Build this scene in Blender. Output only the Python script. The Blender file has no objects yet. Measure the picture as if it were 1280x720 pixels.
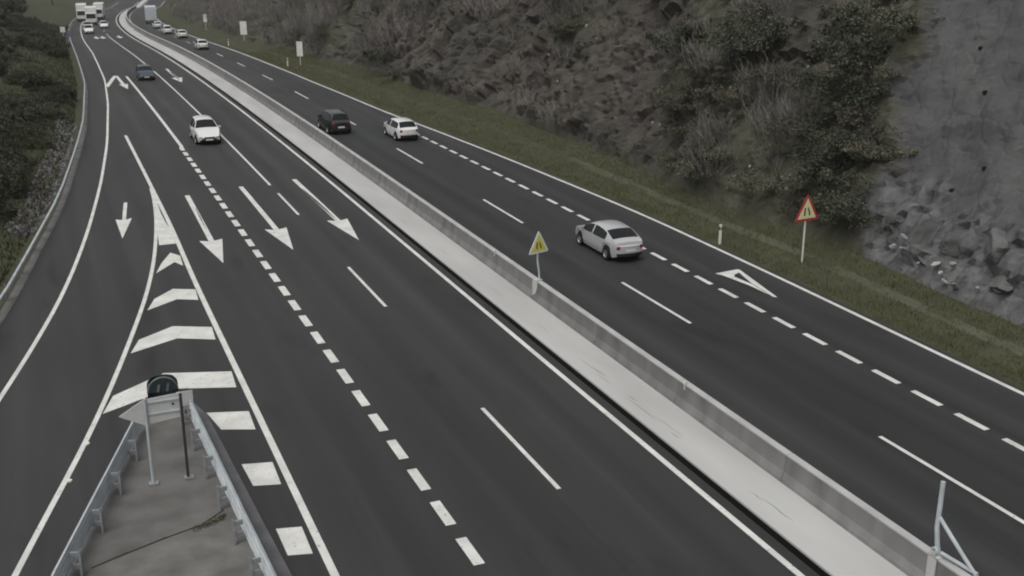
import bpy, bmesh, math, random
import numpy as np
from mathutils import Vector, noise as mnoise
R = math.radians
S = bpy.context.scene
COL = S.collection

# ------------------------------------------------------------------ camera
cam = bpy.data.cameras.new('camera'); cam_o = bpy.data.objects.new('camera', cam); COL.objects.link(cam_o)
cam_o.location = (0, 0, 15.3); cam_o.rotation_euler = (R(90 - 17.885), 0, R(-22.444))
cam.sensor_width = 36; cam.lens = 36 * 1410 / 1280; cam.clip_end = 9000
S.camera = cam_o
S.render.resolution_x, S.render.resolution_y = 1024, 576
# ------------------------------------------------------------------ sky and sun (overcast)
SUN_EL, SUN_AZ = 62, 232         # azimuth clockwise from +Y: the brightest part of the cloud is behind the camera
W = bpy.data.worlds.new('World'); S.world = W; W.use_nodes = True
nt = W.node_tree; bg = nt.nodes['Background']
sky = nt.nodes.new('ShaderNodeTexSky'); sky.sky_type = 'NISHITA'; sky.sun_disc = False
sky.sun_elevation = R(SUN_EL); sky.sun_rotation = R(SUN_AZ); sky.dust_density = 6; sky.air_density = 1.5
hs = nt.nodes.new('ShaderNodeHueSaturation'); hs.inputs['Saturation'].default_value = 0.12
nt.links.new(sky.outputs[0], hs.inputs['Color']); nt.links.new(hs.outputs[0], bg.inputs[0]); bg.inputs[1].default_value = 0.10
sun = bpy.data.lights.new('sun', 'SUN'); sun.energy = 0.7; sun.angle = R(35); sun.color = (1, .97, .92)
sun_o = bpy.data.objects.new('sun', sun); COL.objects.link(sun_o)
az, el = R(SUN_AZ), R(SUN_EL)
sd = Vector((math.sin(az) * math.cos(el), math.cos(az) * math.cos(el), math.sin(el)))
sun_o.rotation_euler = sd.to_track_quat('Z', 'Y').to_euler()
S.view_settings.view_transform = 'Standard'; S.view_settings.look = 'None'
S.view_settings.exposure = 0.28; S.view_settings.gamma = 1
S.render.engine = 'CYCLES'; S.cycles.filter_width = 2.0
S.cycles.max_bounces = 5; S.cycles.diffuse_bounces = 3; S.cycles.use_denoising = True

# ------------------------------------------------------------------ road geometry
def zr(Y):
    if Y < 60: return 0.0
    if Y < 180: return -.00018 * (Y - 60) ** 2
    return -2.592 - .0432 * (min(Y, 470) - 180)
def dx(Y): return 0.0 if Y < 200 else 5 * ((min(Y, 560) - 200) / 135) ** 2
def curve(pts):
    pts = sorted(pts); ys = np.array([p[0] for p in pts]); xs = np.array([p[1] for p in pts])
    fy = np.arange(ys[0] - 12, ys[-1] + 12, 1.0)
    fx = np.interp(fy, ys, xs)
    fx[fy < ys[0]] = xs[0] + (fy[fy < ys[0]] - ys[0]) * (xs[1] - xs[0]) / (ys[1] - ys[0])
    k = 9; pad = np.concatenate([fx[0] + (fx[0] - fx[1:k // 2 + 1][::-1]), fx, np.full(k // 2, fx[-1])])
    sm = np.convolve(pad, np.ones(k) / k, 'valid')
    return lambda Y: float(np.interp(Y, fy, sm))
const = lambda v: (lambda Y: v)
rail_x = curve([(-60, -26), (0, -12.4), (25, -7.4), (39, -4.6), (48.4, -2.75), (51.6, -2.2), (55.3, -1.75), (62.8, -.63), (68.3, .11), (83.4, 1.56), (96.1, 2.58), (124.6, 3.95), (155, 4.4), (218, 5.2), (330, 5.8), (560, 5.8)])
ramp_edge = curve([(-20, -16), (20, -7.1), (39, -2.62), (41.3, -2.1), (45.2, -1.25), (51.3, -.09), (61.1, 1.28), (73, 2.6), (87.6, 3.88), (110.2, 5.34), (131.9, 6.33), (178.5, 7.22), (250, 7.75), (330, 7.9), (500, 7.9)])
gore_edge = curve([(-20, -13.6), (15, -5.1), (27.4, -2.03), (29.6, -1.4), (32.5, -.58), (35.8, .3), (39.1, 1.03), (43.8, 2.07), (48.8, 3.06), (51.7, 3.6), (59.7, 4.6), (66, 5.15), (71, 5.4)])
line_a = curve([(-20, 5.2), (50, 5.27), (60, 5.42), (90, 5.42)])
line_d = curve([(-20, 29.75), (26.4, 29.75), (41.5, 29.92), (53.5, 29.85), (70, 28.9), (85.8, 27.85), (94.6, 27.15), (120, 26.45), (146, 26.2), (183, 26.1), (560, 26.1)])
toe_x = curve([(-60, 34.4), (20, 33.9), (34, 33.9), (42, 34.7), (52, 33.9), (64, 34.3), (80, 34.6), (103, 33.6), (123, 33.2), (140, 31.9), (172, 31.5), (230, 31), (306, 29.8), (420, 29.2), (640, 29)])

# ------------------------------------------------------------------ object helpers
def link(o, parent=None, loc=None, rz=None):
    COL.objects.link(o)
    if parent: o.parent = parent
    if loc is not None: o.location = loc
    if rz is not None: o.rotation_euler = (0, 0, rz)
    return o
def mesh(name, v, f, mat, smooth=False):
    me = bpy.data.meshes.new(name); me.from_pydata([tuple(map(float, p)) for p in v], [], [tuple(map(int, q)) for q in f])
    if mat: me.materials.append(mat)
    if smooth:
        me.polygons.foreach_set('use_smooth', [True] * len(me.polygons))
        try: me.set_sharp_from_angle(angle=R(smooth if smooth is not True else 40))
        except Exception: pass
    me.update(); return me
def obj(name, me, parent=None, loc=None, rz=None): return link(bpy.data.objects.new(name, me), parent, loc, rz)
def tag(o, label=None, cat=None, group=None, kind=None):
    for k, v in (('label', label), ('category', cat), ('group', group), ('kind', kind)):
        if v: o[k] = v
    return o
def thing(name, label, cat, loc=(0, 0, 0), rz=0, group=None):
    o = bpy.data.objects.new(name, None); o.empty_display_size = .3
    return tag(link(o, None, loc, rz), label, cat, group)
def dup(root, loc, rz, label=None, group=None, scale=None, skip=()):
    r = root.copy(); COL.objects.link(r); r.location = loc; r.rotation_euler = (0, 0, rz)
    if scale: r.scale = scale
    if label: r['label'] = label
    if group: r['group'] = group
    elif group == '' and 'group' in r: del r['group']
    for ch in list(root.children):
        c = ch.copy(); COL.objects.link(c); c.parent = r
        for g in ch.children:
            d = g.copy(); COL.objects.link(d); d.parent = c
    return r
class MB:
    def __init__(s): s.v = []; s.f = []
    def add(s, v, f):
        o = len(s.v); s.v += [tuple(p) for p in v]; s.f += [tuple(o + i for i in q) for q in f]; return s
    def box(s, c, d, rz=0, rx=0):
        hx, hy, hz = d[0] / 2, d[1] / 2, d[2] / 2
        v = []
        for x, y, z in ((-1, -1, -1), (1, -1, -1), (1, 1, -1), (-1, 1, -1), (-1, -1, 1), (1, -1, 1), (1, 1, 1), (-1, 1, 1)):
            x, y, z = x * hx, y * hy, z * hz
            y, z = y * math.cos(rx) - z * math.sin(rx), y * math.sin(rx) + z * math.cos(rx)
            x, y = x * math.cos(rz) - y * math.sin(rz), x * math.sin(rz) + y * math.cos(rz)
            v.append((x + c[0], y + c[1], z + c[2]))
        return s.add(v, [(0, 3, 2, 1), (4, 5, 6, 7), (0, 1, 5, 4), (1, 2, 6, 5), (2, 3, 7, 6), (3, 0, 4, 7)])
    def tube(s, pts, rad, n=6):
        pts = [Vector(p) for p in pts]; rads = rad if hasattr(rad, '__len__') else [rad] * len(pts)
        rings = []
        for i, p in enumerate(pts):
            t = (pts[min(i + 1, len(pts) - 1)] - pts[max(i - 1, 0)]).normalized()
            a = t.cross(Vector((.31, .77, .55))).normalized(); b = t.cross(a)
            rings.append([p + (a * math.cos(2 * math.pi * k / n) + b * math.sin(2 * math.pi * k / n)) * rads[i] for k in range(n)])
        v = [q for r in rings for q in r]; f = []
        for i in range(len(pts) - 1):
            for k in range(n): f.append((i * n + k, i * n + (k + 1) % n, (i + 1) * n + (k + 1) % n, (i + 1) * n + k))
        f.append(tuple(range(n))[::-1]); f.append(tuple(range((len(pts) - 1) * n, len(pts) * n)))
        return s.add(v, f)
    def lathe(s, prof, axis='x', n=16, c=(0, 0, 0)):
        v = []; f = []
        for a, r in prof:
            for k in range(n):
                t = 2 * math.pi * k / n
                v.append({'x': (a + c[0], r * math.cos(t) + c[1], r * math.sin(t) + c[2]), 'z': (r * math.cos(t) + c[0], r * math.sin(t) + c[1], a + c[2])}[axis])
        for i in range(len(prof) - 1):
            for k in range(n): f.append((i * n + k, i * n + (k + 1) % n, (i + 1) * n + (k + 1) % n, (i + 1) * n + k))
        return s.add(v, f)
    def prism(s, poly, z0, z1):
        n = len(poly)
        return s.add([(x, y, z0) for x, y in poly] + [(x, y, z1) for x, y in poly],
                     [tuple(range(n))[::-1], tuple(range(n, 2 * n))] + [(i, (i + 1) % n, n + (i + 1) % n, n + i) for i in range(n)])
    def mesh(s, name, mat, smooth=False): return mesh(name, s.v, s.f, mat, smooth)
    def build(s, name, mat, parent=None, loc=None, rz=None, smooth=False): return obj(name, s.mesh(name, mat, smooth), parent, loc, rz)

# ------------------------------------------------------------------ materials
def lin(r, g, b): return (r, g, b, 1)
def M(name, col, rough=.7, spec=.3, metal=0, var=None, scale=4, stretch=(1, 1, 1), detail=6, bump=0, bscale=None, bdist=.02, island=0, objrand=0, coord='Object', coat=0):
    """Principled material: colour varied by noise between col and var; optional bump, per-island and per-object variation."""
    m = bpy.data.materials.new(name); m.use_nodes = True; n = m.node_tree; p = n.nodes['Principled BSDF']
    p.inputs['Base Color'].default_value = (*col, 1); p.inputs['Roughness'].default_value = rough
    p.inputs['Specular IOR Level'].default_value = spec; p.inputs['Metallic'].default_value = metal
    p.inputs['Coat Weight'].default_value = coat
    tc = n.nodes.new('ShaderNodeTexCoord'); out = None
    if var:
        mp = n.nodes.new('ShaderNodeMapping'); mp.inputs['Scale'].default_value = stretch; n.links.new(tc.outputs[coord], mp.inputs[0])
        no = n.nodes.new('ShaderNodeTexNoise'); no.inputs['Scale'].default_value = scale; no.inputs['Detail'].default_value = detail
        n.links.new(mp.outputs[0], no.inputs[0])
        cr = n.nodes.new('ShaderNodeValToRGB'); cr.color_ramp.elements[0].position = .3; cr.color_ramp.elements[1].position = .7
        cr.color_ramp.elements[0].color = (*col, 1); cr.color_ramp.elements[1].color = (*var, 1)
        n.links.new(no.outputs[0], cr.inputs[0]); out = cr.outputs[0]
    if island or objrand:
        hsv = n.nodes.new('ShaderNodeHueSaturation')
        if out: n.links.new(out, hsv.inputs['Color'])
        else: hsv.inputs['Color'].default_value = (*col, 1)
        src = n.nodes.new('ShaderNodeNewGeometry').outputs['Random Per Island'] if island else n.nodes.new('ShaderNodeObjectInfo').outputs['Random']
        a = island or objrand
        mr = n.nodes.new('ShaderNodeMapRange'); mr.inputs['To Min'].default_value = 1 - a; mr.inputs['To Max'].default_value = 1 + a
        n.links.new(src, mr.inputs[0]); last = mr.outputs[0]
        if island and objrand:
            mr2 = n.nodes.new('ShaderNodeMapRange'); mr2.inputs['To Min'].default_value = 1 - objrand; mr2.inputs['To Max'].default_value = 1 + objrand
            n.links.new(n.nodes.new('ShaderNodeObjectInfo').outputs['Random'], mr2.inputs[0])
            mm = n.nodes.new('ShaderNodeMath'); mm.operation = 'MULTIPLY'; n.links.new(last, mm.inputs[0]); n.links.new(mr2.outputs[0], mm.inputs[1]); last = mm.outputs[0]
        n.links.new(last, hsv.inputs['Value']); out = hsv.outputs[0]
    if out: n.links.new(out, p.inputs['Base Color'])
    if bump:
        nb = n.nodes.new('ShaderNodeTexNoise'); nb.inputs['Scale'].default_value = bscale or scale * 4; nb.inputs['Detail'].default_value = 8
        n.links.new(tc.outputs[coord], nb.inputs[0])
        b = n.nodes.new('ShaderNodeBump'); b.inputs['Strength'].default_value = bump; b.inputs['Distance'].default_value = bdist
        n.links.new(nb.outputs[0], b.inputs['Height']); n.links.new(b.outputs[0], p.inputs['Normal'])
    return m

def asphalt_material(name, base, lanes):
    """Dark asphalt; lengthwise streaks from the wheel paths, blotches, fine aggregate."""
    m = bpy.data.materials.new(name); m.use_nodes = True; n = m.node_tree; L = n.links.new; p = n.nodes['Principled BSDF']
    tc = n.nodes.new('ShaderNodeTexCoord')
    def noise(scale, stretch, detail=5):
        mp = n.nodes.new('ShaderNodeMapping'); mp.inputs['Scale'].default_value = stretch; L(tc.outputs['Object'], mp.inputs[0])
        o = n.nodes.new('ShaderNodeTexNoise'); o.inputs['Scale'].default_value = scale; o.inputs['Detail'].default_value = detail; L(mp.outputs[0], o.inputs[0]); return o.outputs[0]
    def ramp(src, a, b, lo=.3, hi=.7):
        r = n.nodes.new('ShaderNodeMapRange'); r.inputs[1].default_value = lo; r.inputs[2].default_value = hi; r.inputs[3].default_value = a; r.inputs[4].default_value = b; L(src, r.inputs[0]); return r.outputs[0]
    def mul(a, b):
        o = n.nodes.new('ShaderNodeMath'); o.operation = 'MULTIPLY'; L(a, o.inputs[0]); L(b, o.inputs[1]); return o.outputs[0]
    v = mul(ramp(noise(1, (.9, .012, 1)), .78, 1.22), ramp(noise(1, (.12, .05, .1), 4), .84, 1.16))
    v = mul(v, ramp(noise(1, (3.2, .10, 1), 3), .93, 1.07))
    v = mul(v, ramp(noise(28, (1, 1, 1), 3), .8, 1.2))
    v = mul(v, ramp(noise(1, (.55, .16, 1), 7), .72, 1.0, .30, .40))
    # lighter polished wheel paths: a wave across the lanes
    sx = n.nodes.new('ShaderNodeSeparateXYZ'); L(tc.outputs['Object'], sx.inputs[0])
    a = n.nodes.new('ShaderNodeMath'); a.operation = 'MULTIPLY_ADD'; a.inputs[1].default_value = 2 * math.pi / 1.75; a.inputs[2].default_value = lanes; L(sx.outputs[0], a.inputs[0])
    c = n.nodes.new('ShaderNodeMath'); c.operation = 'COSINE'; L(a.outputs[0], c.inputs[0])
    v = mul(v, ramp(c.outputs[0], .91, 1.09, -1, 1))
    mx = n.nodes.new('ShaderNodeMix'); mx.data_type = 'RGBA'; mx.blend_type = 'MULTIPLY'; mx.inputs[0].default_value = 1
    cc = n.nodes.new('ShaderNodeCombineColor'); [L(v, cc.inputs[i]) for i in range(3)]
    mx.inputs[6].default_value = (*base, 1); L(cc.outputs[0], mx.inputs[7]); L(mx.outputs[2], p.inputs['Base Color'])
    p.inputs['Roughness'].default_value = .66; p.inputs['Specular IOR Level'].default_value = .32
    nb = n.nodes.new('ShaderNodeTexNoise'); nb.inputs['Scale'].default_value = 60; nb.inputs['Detail'].default_value = 4; L(tc.outputs['Object'], nb.inputs[0])
    b = n.nodes.new('ShaderNodeBump'); b.inputs['Strength'].default_value = .35; b.inputs['Distance'].default_value = .01; L(nb.outputs[0], b.inputs['Height']); L(b.outputs[0], p.inputs['Normal'])
    return m

mat = {}
mat['asphalt'] = asphalt_material('asphalt', (.0315, .0315, .0315), 0.6)
mat['asphalt_r'] = asphalt_material('asphalt_right', (.0295, .0302, .0305), 1.4)
def paint_material(name, a, b, wear):
    m = M(name, a, .6, .3, var=b, scale=1.3, detail=8); n = m.node_tree; L = n.links.new; p = n.nodes['Principled BSDF']; src = p.inputs['Base Color'].links[0].from_socket
    tc = n.nodes.new('ShaderNodeTexCoord'); no = n.nodes.new('ShaderNodeTexNoise'); no.inputs['Scale'].default_value = 7; no.inputs['Detail'].default_value = 12; no.inputs['Roughness'].default_value = .7; L(tc.outputs['Object'], no.inputs[0])
    mr = n.nodes.new('ShaderNodeMapRange'); mr.inputs[1].default_value = wear; mr.inputs[2].default_value = wear + .08; L(no.outputs[0], mr.inputs[0])
    mx = n.nodes.new('ShaderNodeMix'); mx.data_type = 'RGBA'; mx.inputs[7].default_value = (.12, .12, .117, 1); L(mr.outputs[0], mx.inputs[0]); L(src, mx.inputs[6]); L(mx.outputs[2], p.inputs['Base Color']); return m
mat['paint'] = paint_material('road_paint', (.66, .66, .63), (.50, .50, .475), .585)
mat['paint_old'] = M('worn_road_paint', (.46, .46, .44), .65, .3, var=(.36, .36, .345), scale=2.5, detail=10)
mat['concrete_strip'] = M('median_concrete', (.45, .45, .44), .8, .2, var=(.36, .357, .35), scale=.55, stretch=(1, .22, 1), detail=9, bump=.3, bscale=18, bdist=.01)
mat['channel'] = M('edge_channel', (.15, .148, .145), .85, .2, var=(.07, .07, .066), scale=.8, detail=9)
mat['slot'] = M('painted_shade', (.016, .016, .015), .9, .1)  # near-black: shade in the slot and at the joint put into the colour
mat['lit_top'] = M('barrier_lit_top', (.43, .43, .42), .75, .25, var=(.34, .34, .33), scale=1.5)  # paler than the sides: light on the barrier top put into the colour
mat['crack'] = M('tar_crack', (.20, .195, .185), .8, .2)
mat['barrier'] = M('barrier_concrete', (.215, .212, .208), .85, .2, var=(.12, .118, .115), scale=1.1, stretch=(1, 1, .25), detail=9, bump=.3, bscale=14, bdist=.01, objrand=.1)  # darkened base colour carries the shade of the upright faces
mat['gore'] = M('gore_concrete', (.15, .147, .142), .9, .15, var=(.085, .082, .077), scale=.8, detail=10, bump=.5, bscale=16, bdist=.02)
mat['gore_pale'] = M('gore_concrete_pale', (.17, .165, .155), .9, .15, var=(.09, .088, .08), scale=1.1, detail=10, bump=.5, bscale=16, bdist=.02)
mat['kerb'] = M('kerb_concrete', (.125, .125, .13), .8, .2, var=(.085, .085, .09), scale=1.5, detail=8)
mat['galv'] = M('galvanised_steel', (.47, .51, .53), .55, .4, .0, var=(.34, .37, .385), scale=2, detail=6)
mat['dark_post'] = M('dark_post_steel', (.035, .036, .036), .6, .3)
mat['galv_mid'] = M('weathered_steel', (.27, .28, .29), .6, .35, 0, var=(.19, .20, .205), scale=3)
mat['galv_dark'] = M('dull_steel', (.17, .175, .175), .55, .4, 0, var=(.10, .10, .10), scale=3)
mat['sign_back'] = M('sign_back', (.50, .50, .49), .6, .3, 0, var=(.43, .43, .42), scale=2.5)
mat['white'] = M('white_sheeting', (.75, .75, .70), .45, .4, var=(.62, .62, .58), scale=3)
mat['cream'] = M('cream_sheeting', (.72, .66, .38), .45, .4)
mat['red'] = M('red_sheeting', (.38, .035, .045), .45, .4)
mat['yellow'] = M('yellow_sheeting', (.58, .55, .12), .45, .4)
mat['black'] = M('black_paint', (.012, .012, .012), .5, .3)
mat['green_plastic'] = M('green_plastic', (.022, .036, .040), .45, .4)
mat['blue_panel'] = M('blue_sheeting', (.13, .14, .24), .5, .4)
mat['rail_paint'] = M('post_white', (.62, .61, .55), .6, .3)
mat['grass'] = M('grass', (.092, .093, .042), .85, .1, var=(.116, .114, .058), scale=.35, island=.16)
mat['bank_grass'] = M('bank_grass', (.046, .051, .026), .85, .1, var=(.066, .070, .038), scale=.25, island=.25)
mat['dry_grass'] = M('dry_grass', (.098, .094, .062), .85, .1, island=.2)
mat['verge'] = M('verge_soil', (.070, .072, .046), .95, .1, var=(.046, .049, .030), scale=.8, detail=10, bump=.6, bscale=6, bdist=.08)
mat['ridge'] = M('gravel_ridge', (.098, .096, .072), .95, .1, var=(.068, .068, .046), scale=.6, detail=10, bump=.6, bscale=12, bdist=.05)
mat['ground'] = M('ground', (.055, .058, .030), .95, .1, var=(.038, .042, .022), scale=.05, detail=10)
mat['forest'] = M('far_wood', (.045, .05, .032), .9, .1, island=.4)
mat['leaf_dark'] = M('leaf_dark', (.064, .069, .049), .7, .2, island=.35, objrand=.2)
mat['leaf_mid'] = M('leaf_mid', (.086, .089, .062), .7, .2, island=.5, objrand=.25)
mat['leaf_olive'] = M('leaf_olive', (.102, .097, .071), .75, .2, island=.5, objrand=.25)
mat['leaf_left'] = M('leaf_left', (.042, .047, .027), .75, .2, island=.5, objrand=.3)
mat['twig'] = M('twig', (.165, .154, .142), .9, .1, island=.45, objrand=.25)
mat['twig_pale'] = M('twig_pale', (.17, .16, .15), .9, .1, island=.4, objrand=.2)
mat['bark'] = M('bark', (.06, .05, .04), .9, .1)
mat['stone'] = M('stone', (.125, .124, .123), .9, .15, var=(.080, .080, .080), scale=2.2, detail=10, bump=.7, bscale=5, bdist=.06, objrand=.25)
mat['pale_stone'] = M('pale_stone', (.36, .355, .345), .85, .2, var=(.20, .197, .19), scale=3, objrand=.2)
mat['riprap'] = M('riprap', (.115, .108, .112), .9, .15, island=.5)
mat['tyre'] = M('tyre_rubber', (.012, .012, .012), .85, .2)
mat['rim'] = M('alloy', (.35, .35, .36), .35, .5, .7)
mat['glass'] = M('car_glass', (.010, .012, .013), .14, .22)
mat['tail'] = M('tail_lamp', (.20, .012, .012), .25, .5)
mat['head'] = M('head_lamp', (.20, .21, .22), .15, .5)
mat['trim'] = M('black_trim', (.015, .015, .016), .6, .3)
mat['plate'] = M('number_plate', (.62, .62, .60), .5, .3)
for k, c in dict(silver=(.50, .50, .51), white=(.66, .66, .65), black=(.012, .012, .013), navy=(.022, .035, .06), grey=(.16, .165, .17)).items():
    mat['car_' + k] = M('paint_' + k, c, .32, .5, .25 if k in ('silver', 'grey') else 0, coat=.6)
mat['truck_white'] = M('truck_box', (.62, .62, .62), .55, .35, var=(.52, .52, .52), scale=.6)
mat['truck_grey'] = M('truck_box_grey', (.50, .53, .56), .55, .35, var=(.42, .45, .48), scale=.6)

def rock_material():
    m = bpy.data.materials.new('cut_rock'); m.use_nodes = True; n = m.node_tree; L = n.links.new; p = n.nodes['Principled BSDF']
    tc = n.nodes.new('ShaderNodeTexCoord'); co = tc.outputs['Object']
    def noise(scale, stretch=(1, 1, 1), detail=8, dist=0):
        mp = n.nodes.new('ShaderNodeMapping'); mp.inputs['Scale'].default_value = stretch; L(co, mp.inputs[0])
        o = n.nodes.new('ShaderNodeTexNoise'); o.inputs['Scale'].default_value = scale; o.inputs['Detail'].default_value = detail; o.inputs['Distortion'].default_value = dist; L(mp.outputs[0], o.inputs[0]); return o.outputs[0]
    def ramp(src, stops):
        r = n.nodes.new('ShaderNodeValToRGB'); e = r.color_ramp.elements
        while len(e) < len(stops): e.new(.5)
        for el_, (pos, c) in zip(e, stops): el_.position = pos; el_.color = (*c, 1)
        L(src, r.inputs[0]); return r.outputs[0]
    def mix(f, a, b):
        x = n.nodes.new('ShaderNodeMix'); x.data_type = 'RGBA'; L(f, x.inputs[0]); L(a, x.inputs[6]); L(b, x.inputs[7]); return x.outputs[2]
    rock = ramp(noise(.40, (1, .6, .3), 12, 1.6), [(.3, (.043, .041, .038)), (.48, (.062, .057, .050)), (.62, (.084, .074, .063)), (.75, (.056, .056, .057))])
    shot = ramp(noise(.35, (1, 1, .8), 9), [(.3, (.063, .0645, .066)), (.5, (.079, .0795, .0805)), (.7, (.094, .094, .094))])
    soil = ramp(noise(1.3, (1, 1, 1), 10), [(.3, (0.0420, 0.0434, 0.0308)), (.55, (0.0672, 0.0658, 0.0476)), (.75, (0.0924, 0.0868, 0.0728))])
    frac_ = ramp(noise(1.6, (1, 1, .7), 10), [(.28, (.055, .055, .056)), (.5, (.105, .105, .107)), (.72, (.15, .148, .147))])
    at = n.nodes.new('ShaderNodeAttribute'); at.attribute_name = 'zone'
    sp = n.nodes.new('ShaderNodeSeparateColor'); L(at.outputs['Color'], sp.inputs[0])
    c = mix(sp.outputs[1], rock, soil); c = mix(sp.outputs[0], c, shot); c = mix(sp.outputs[2], c, frac_)
    L(c, p.inputs['Base Color']); p.inputs['Roughness'].default_value = .92; p.inputs['Specular IOR Level'].default_value = .15
    v = n.nodes.new('ShaderNodeTexVoronoi'); v.feature = 'DISTANCE_TO_EDGE'; v.inputs['Scale'].default_value = 1.3
    mp = n.nodes.new('ShaderNodeMapping'); mp.inputs['Scale'].default_value = (1, 1, .55); L(co, mp.inputs[0]); L(mp.outputs[0], v.inputs[0])
    mr = n.nodes.new('ShaderNodeMapRange'); mr.inputs[2].default_value = .12; L(v.outputs[0], mr.inputs[0])
    nz = noise(3.5, (1, 1, .6), 10)
    ad = n.nodes.new('ShaderNodeMath'); ad.operation = 'MULTIPLY_ADD'; ad.inputs[1].default_value = .35; L(mr.outputs[0], ad.inputs[0]); L(nz, ad.inputs[2])
    b = n.nodes.new('ShaderNodeBump'); b.inputs['Strength'].default_value = .7; b.inputs['Distance'].default_value = .12; L(ad.outputs[0], b.inputs['Height']); L(b.outputs[0], p.inputs['Normal'])
    return m
mat['rock'] = rock_material()

# ------------------------------------------------------------------ setting: ground, carriageways, median, verge
def sheet(name, xl, xr, z, y0, y1, step, m, cols=1, parent=None, zl=None, zrr=None):
    """A strip of ground between two lines that follows the grade and the bend of the road."""
    n = max(1, int(math.ceil((y1 - y0) / step))); v = []; f = []
    for i in range(n + 1):
        Y = y0 + (y1 - y0) * i / n; a, b = xl(Y), xr(Y); d = dx(Y); g = zr(Y)
        for j in range(cols + 1):
            t = j / cols
            v.append((a + (b - a) * t + d, Y, g + (z if zl is None else zl + (zrr - zl) * t)))
    for i in range(n):
        for j in range(cols):
            k = i * (cols + 1) + j; f.append((k, k + 1, k + cols + 2, k + cols + 1))
    return obj(name, mesh(name, v, f, m), parent)
def struct(o): o['kind'] = 'structure'; return o

gx = [-1500, -500, -150, -60, -25, 0, 20, 35, 60, 150, 500, 1500]
gy = [-600, -150, -40, 0, 30, 60] + list(range(75, 200, 15)) + list(range(200, 560, 30)) + [600, 800, 1500, 2400]
v = [(x + (dx(y) if abs(x) < 100 else 0), y, zr(y) - .45) for y in gy for x in gx]
f = [(j * len(gx) + i, j * len(gx) + i + 1, (j + 1) * len(gx) + i + 1, (j + 1) * len(gx) + i) for j in range(len(gy) - 1) for i in range(len(gx) - 1)]
struct(obj('ground', mesh('ground', v, f, mat['ground'])))

road_l = struct(sheet('left_carriageway', lambda Y: rail_x(Y) - .1, const(16.30), 0, -60, 560, 2, mat['asphalt'], 4))
road_r = struct(sheet('right_carriageway', const(18.70), lambda Y: line_d(Y) + .32, 0, -60, 560, 2, mat['asphalt_r'], 3))
# concrete median strip; slot beside it has shade painted on its walls
mb = MB()
ys = [y for y in range(-60, 561, 2)]
sec = [(16.54, -.35), (16.54, .055), (17.4, .075), (18.25, .055), (18.70, .055), (18.70, -.1)]
v = [(x + dx(Y), Y, zr(Y) + z) for Y in ys for x, z in sec]; ns = len(sec)
f = [(i * ns + j, i * ns + j + 1, (i + 1) * ns + j + 1, (i + 1) * ns + j) for i in range(len(ys) - 1) for j in range(ns - 1)]
median = struct(obj('median_strip', mesh('median_strip', v, f, mat['concrete_strip'])))
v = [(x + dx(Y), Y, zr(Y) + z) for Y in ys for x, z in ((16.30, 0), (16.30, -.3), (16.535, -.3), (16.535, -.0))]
obj('shade_slot', mesh('shade_slot', v, [(i * 4 + j, i * 4 + j + 1, i * 4 + j + 5, i * 4 + j + 4) for i in range(len(ys) - 1) for j in range(3)], mat['slot']), median)
random.seed(5)
for k in range(16):      # short tar cracks and scuffs along the strip
    Y = random.uniform(17, 34) if k < 11 else random.uniform(34, 60); X = 17.12 + random.uniform(-.10, .10); l = random.uniform(.6, 2.2)
    z = zr(Y) + .075 + .003
    pts = [(X + random.uniform(-.03, .03) - .05 * t, Y + l * t) for t in (0, .3, .6, 1)]
    v = []; w = random.uniform(.006, .016)
    for i, (x, y) in enumerate(pts): ww = w * (1 if 0 < i < 3 else .2); zz = zr(y) + .055 + .02 * min(1, (x - 16.54) / .86) + .003; v += [(x - ww, y, zz), (x + ww, y, zz)]
    obj('crack', mesh('crack', v, [(0, 1, 3, 2), (2, 3, 5, 4), (4, 5, 7, 6)], mat['crack']), median)

# verge on the right: shallow ditch, gravel ridge, bank up to the toe of the cut
def verge_h(d, Y):
    """height over road level at fraction d of the way from the edge of the asphalt to the toe of the cut"""
    return float(np.interp(d, [0, .12, .30, .48, .62, .8, 1.0], [-.02, -.06, -.16, .06, .14, .30, .75]))
vy = list(np.arange(-40, 140, .8)) + list(np.arange(140, 562, 4)); ND = 16
v = []
for Y in vy:
    a = line_d(Y) + .32; b = toe_x(Y) + .6
    for j in range(ND + 1):
        d = j / ND; w = math.sin(math.pi * min(1, d * 1.1))
        v.append((a + (b - a) * d + dx(Y), Y, zr(Y) + verge_h(d, Y) + (.09 * mnoise.fractal(Vector((a + (b - a) * d, Y, 3.3)) * .9, 1, 2, 4) * w if d > 0 else 0)))
f = [(i * (ND + 1) + j, i * (ND + 1) + j + 1, (i + 1) * (ND + 1) + j + 1, (i + 1) * (ND + 1) + j) for i in range(len(vy) - 1) for j in range(ND)]
vo = obj('grass_verge', mesh('grass_verge', v, f, mat['verge'], 60)); struct(vo)
vo.data.materials.append(mat['ridge'])
for i in range(len(vy) - 1):
    for j in range(ND):
        if j in (8, 9) and vy[i] < 66 + 8 * mnoise.noise(Vector((vy[i] * .2, 0, j))) and mnoise.noise(Vector((vy[i] * .35, j * 3.1, 7))) > -.28: vo.data.polygons[i * ND + j].material_index = 1

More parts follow.
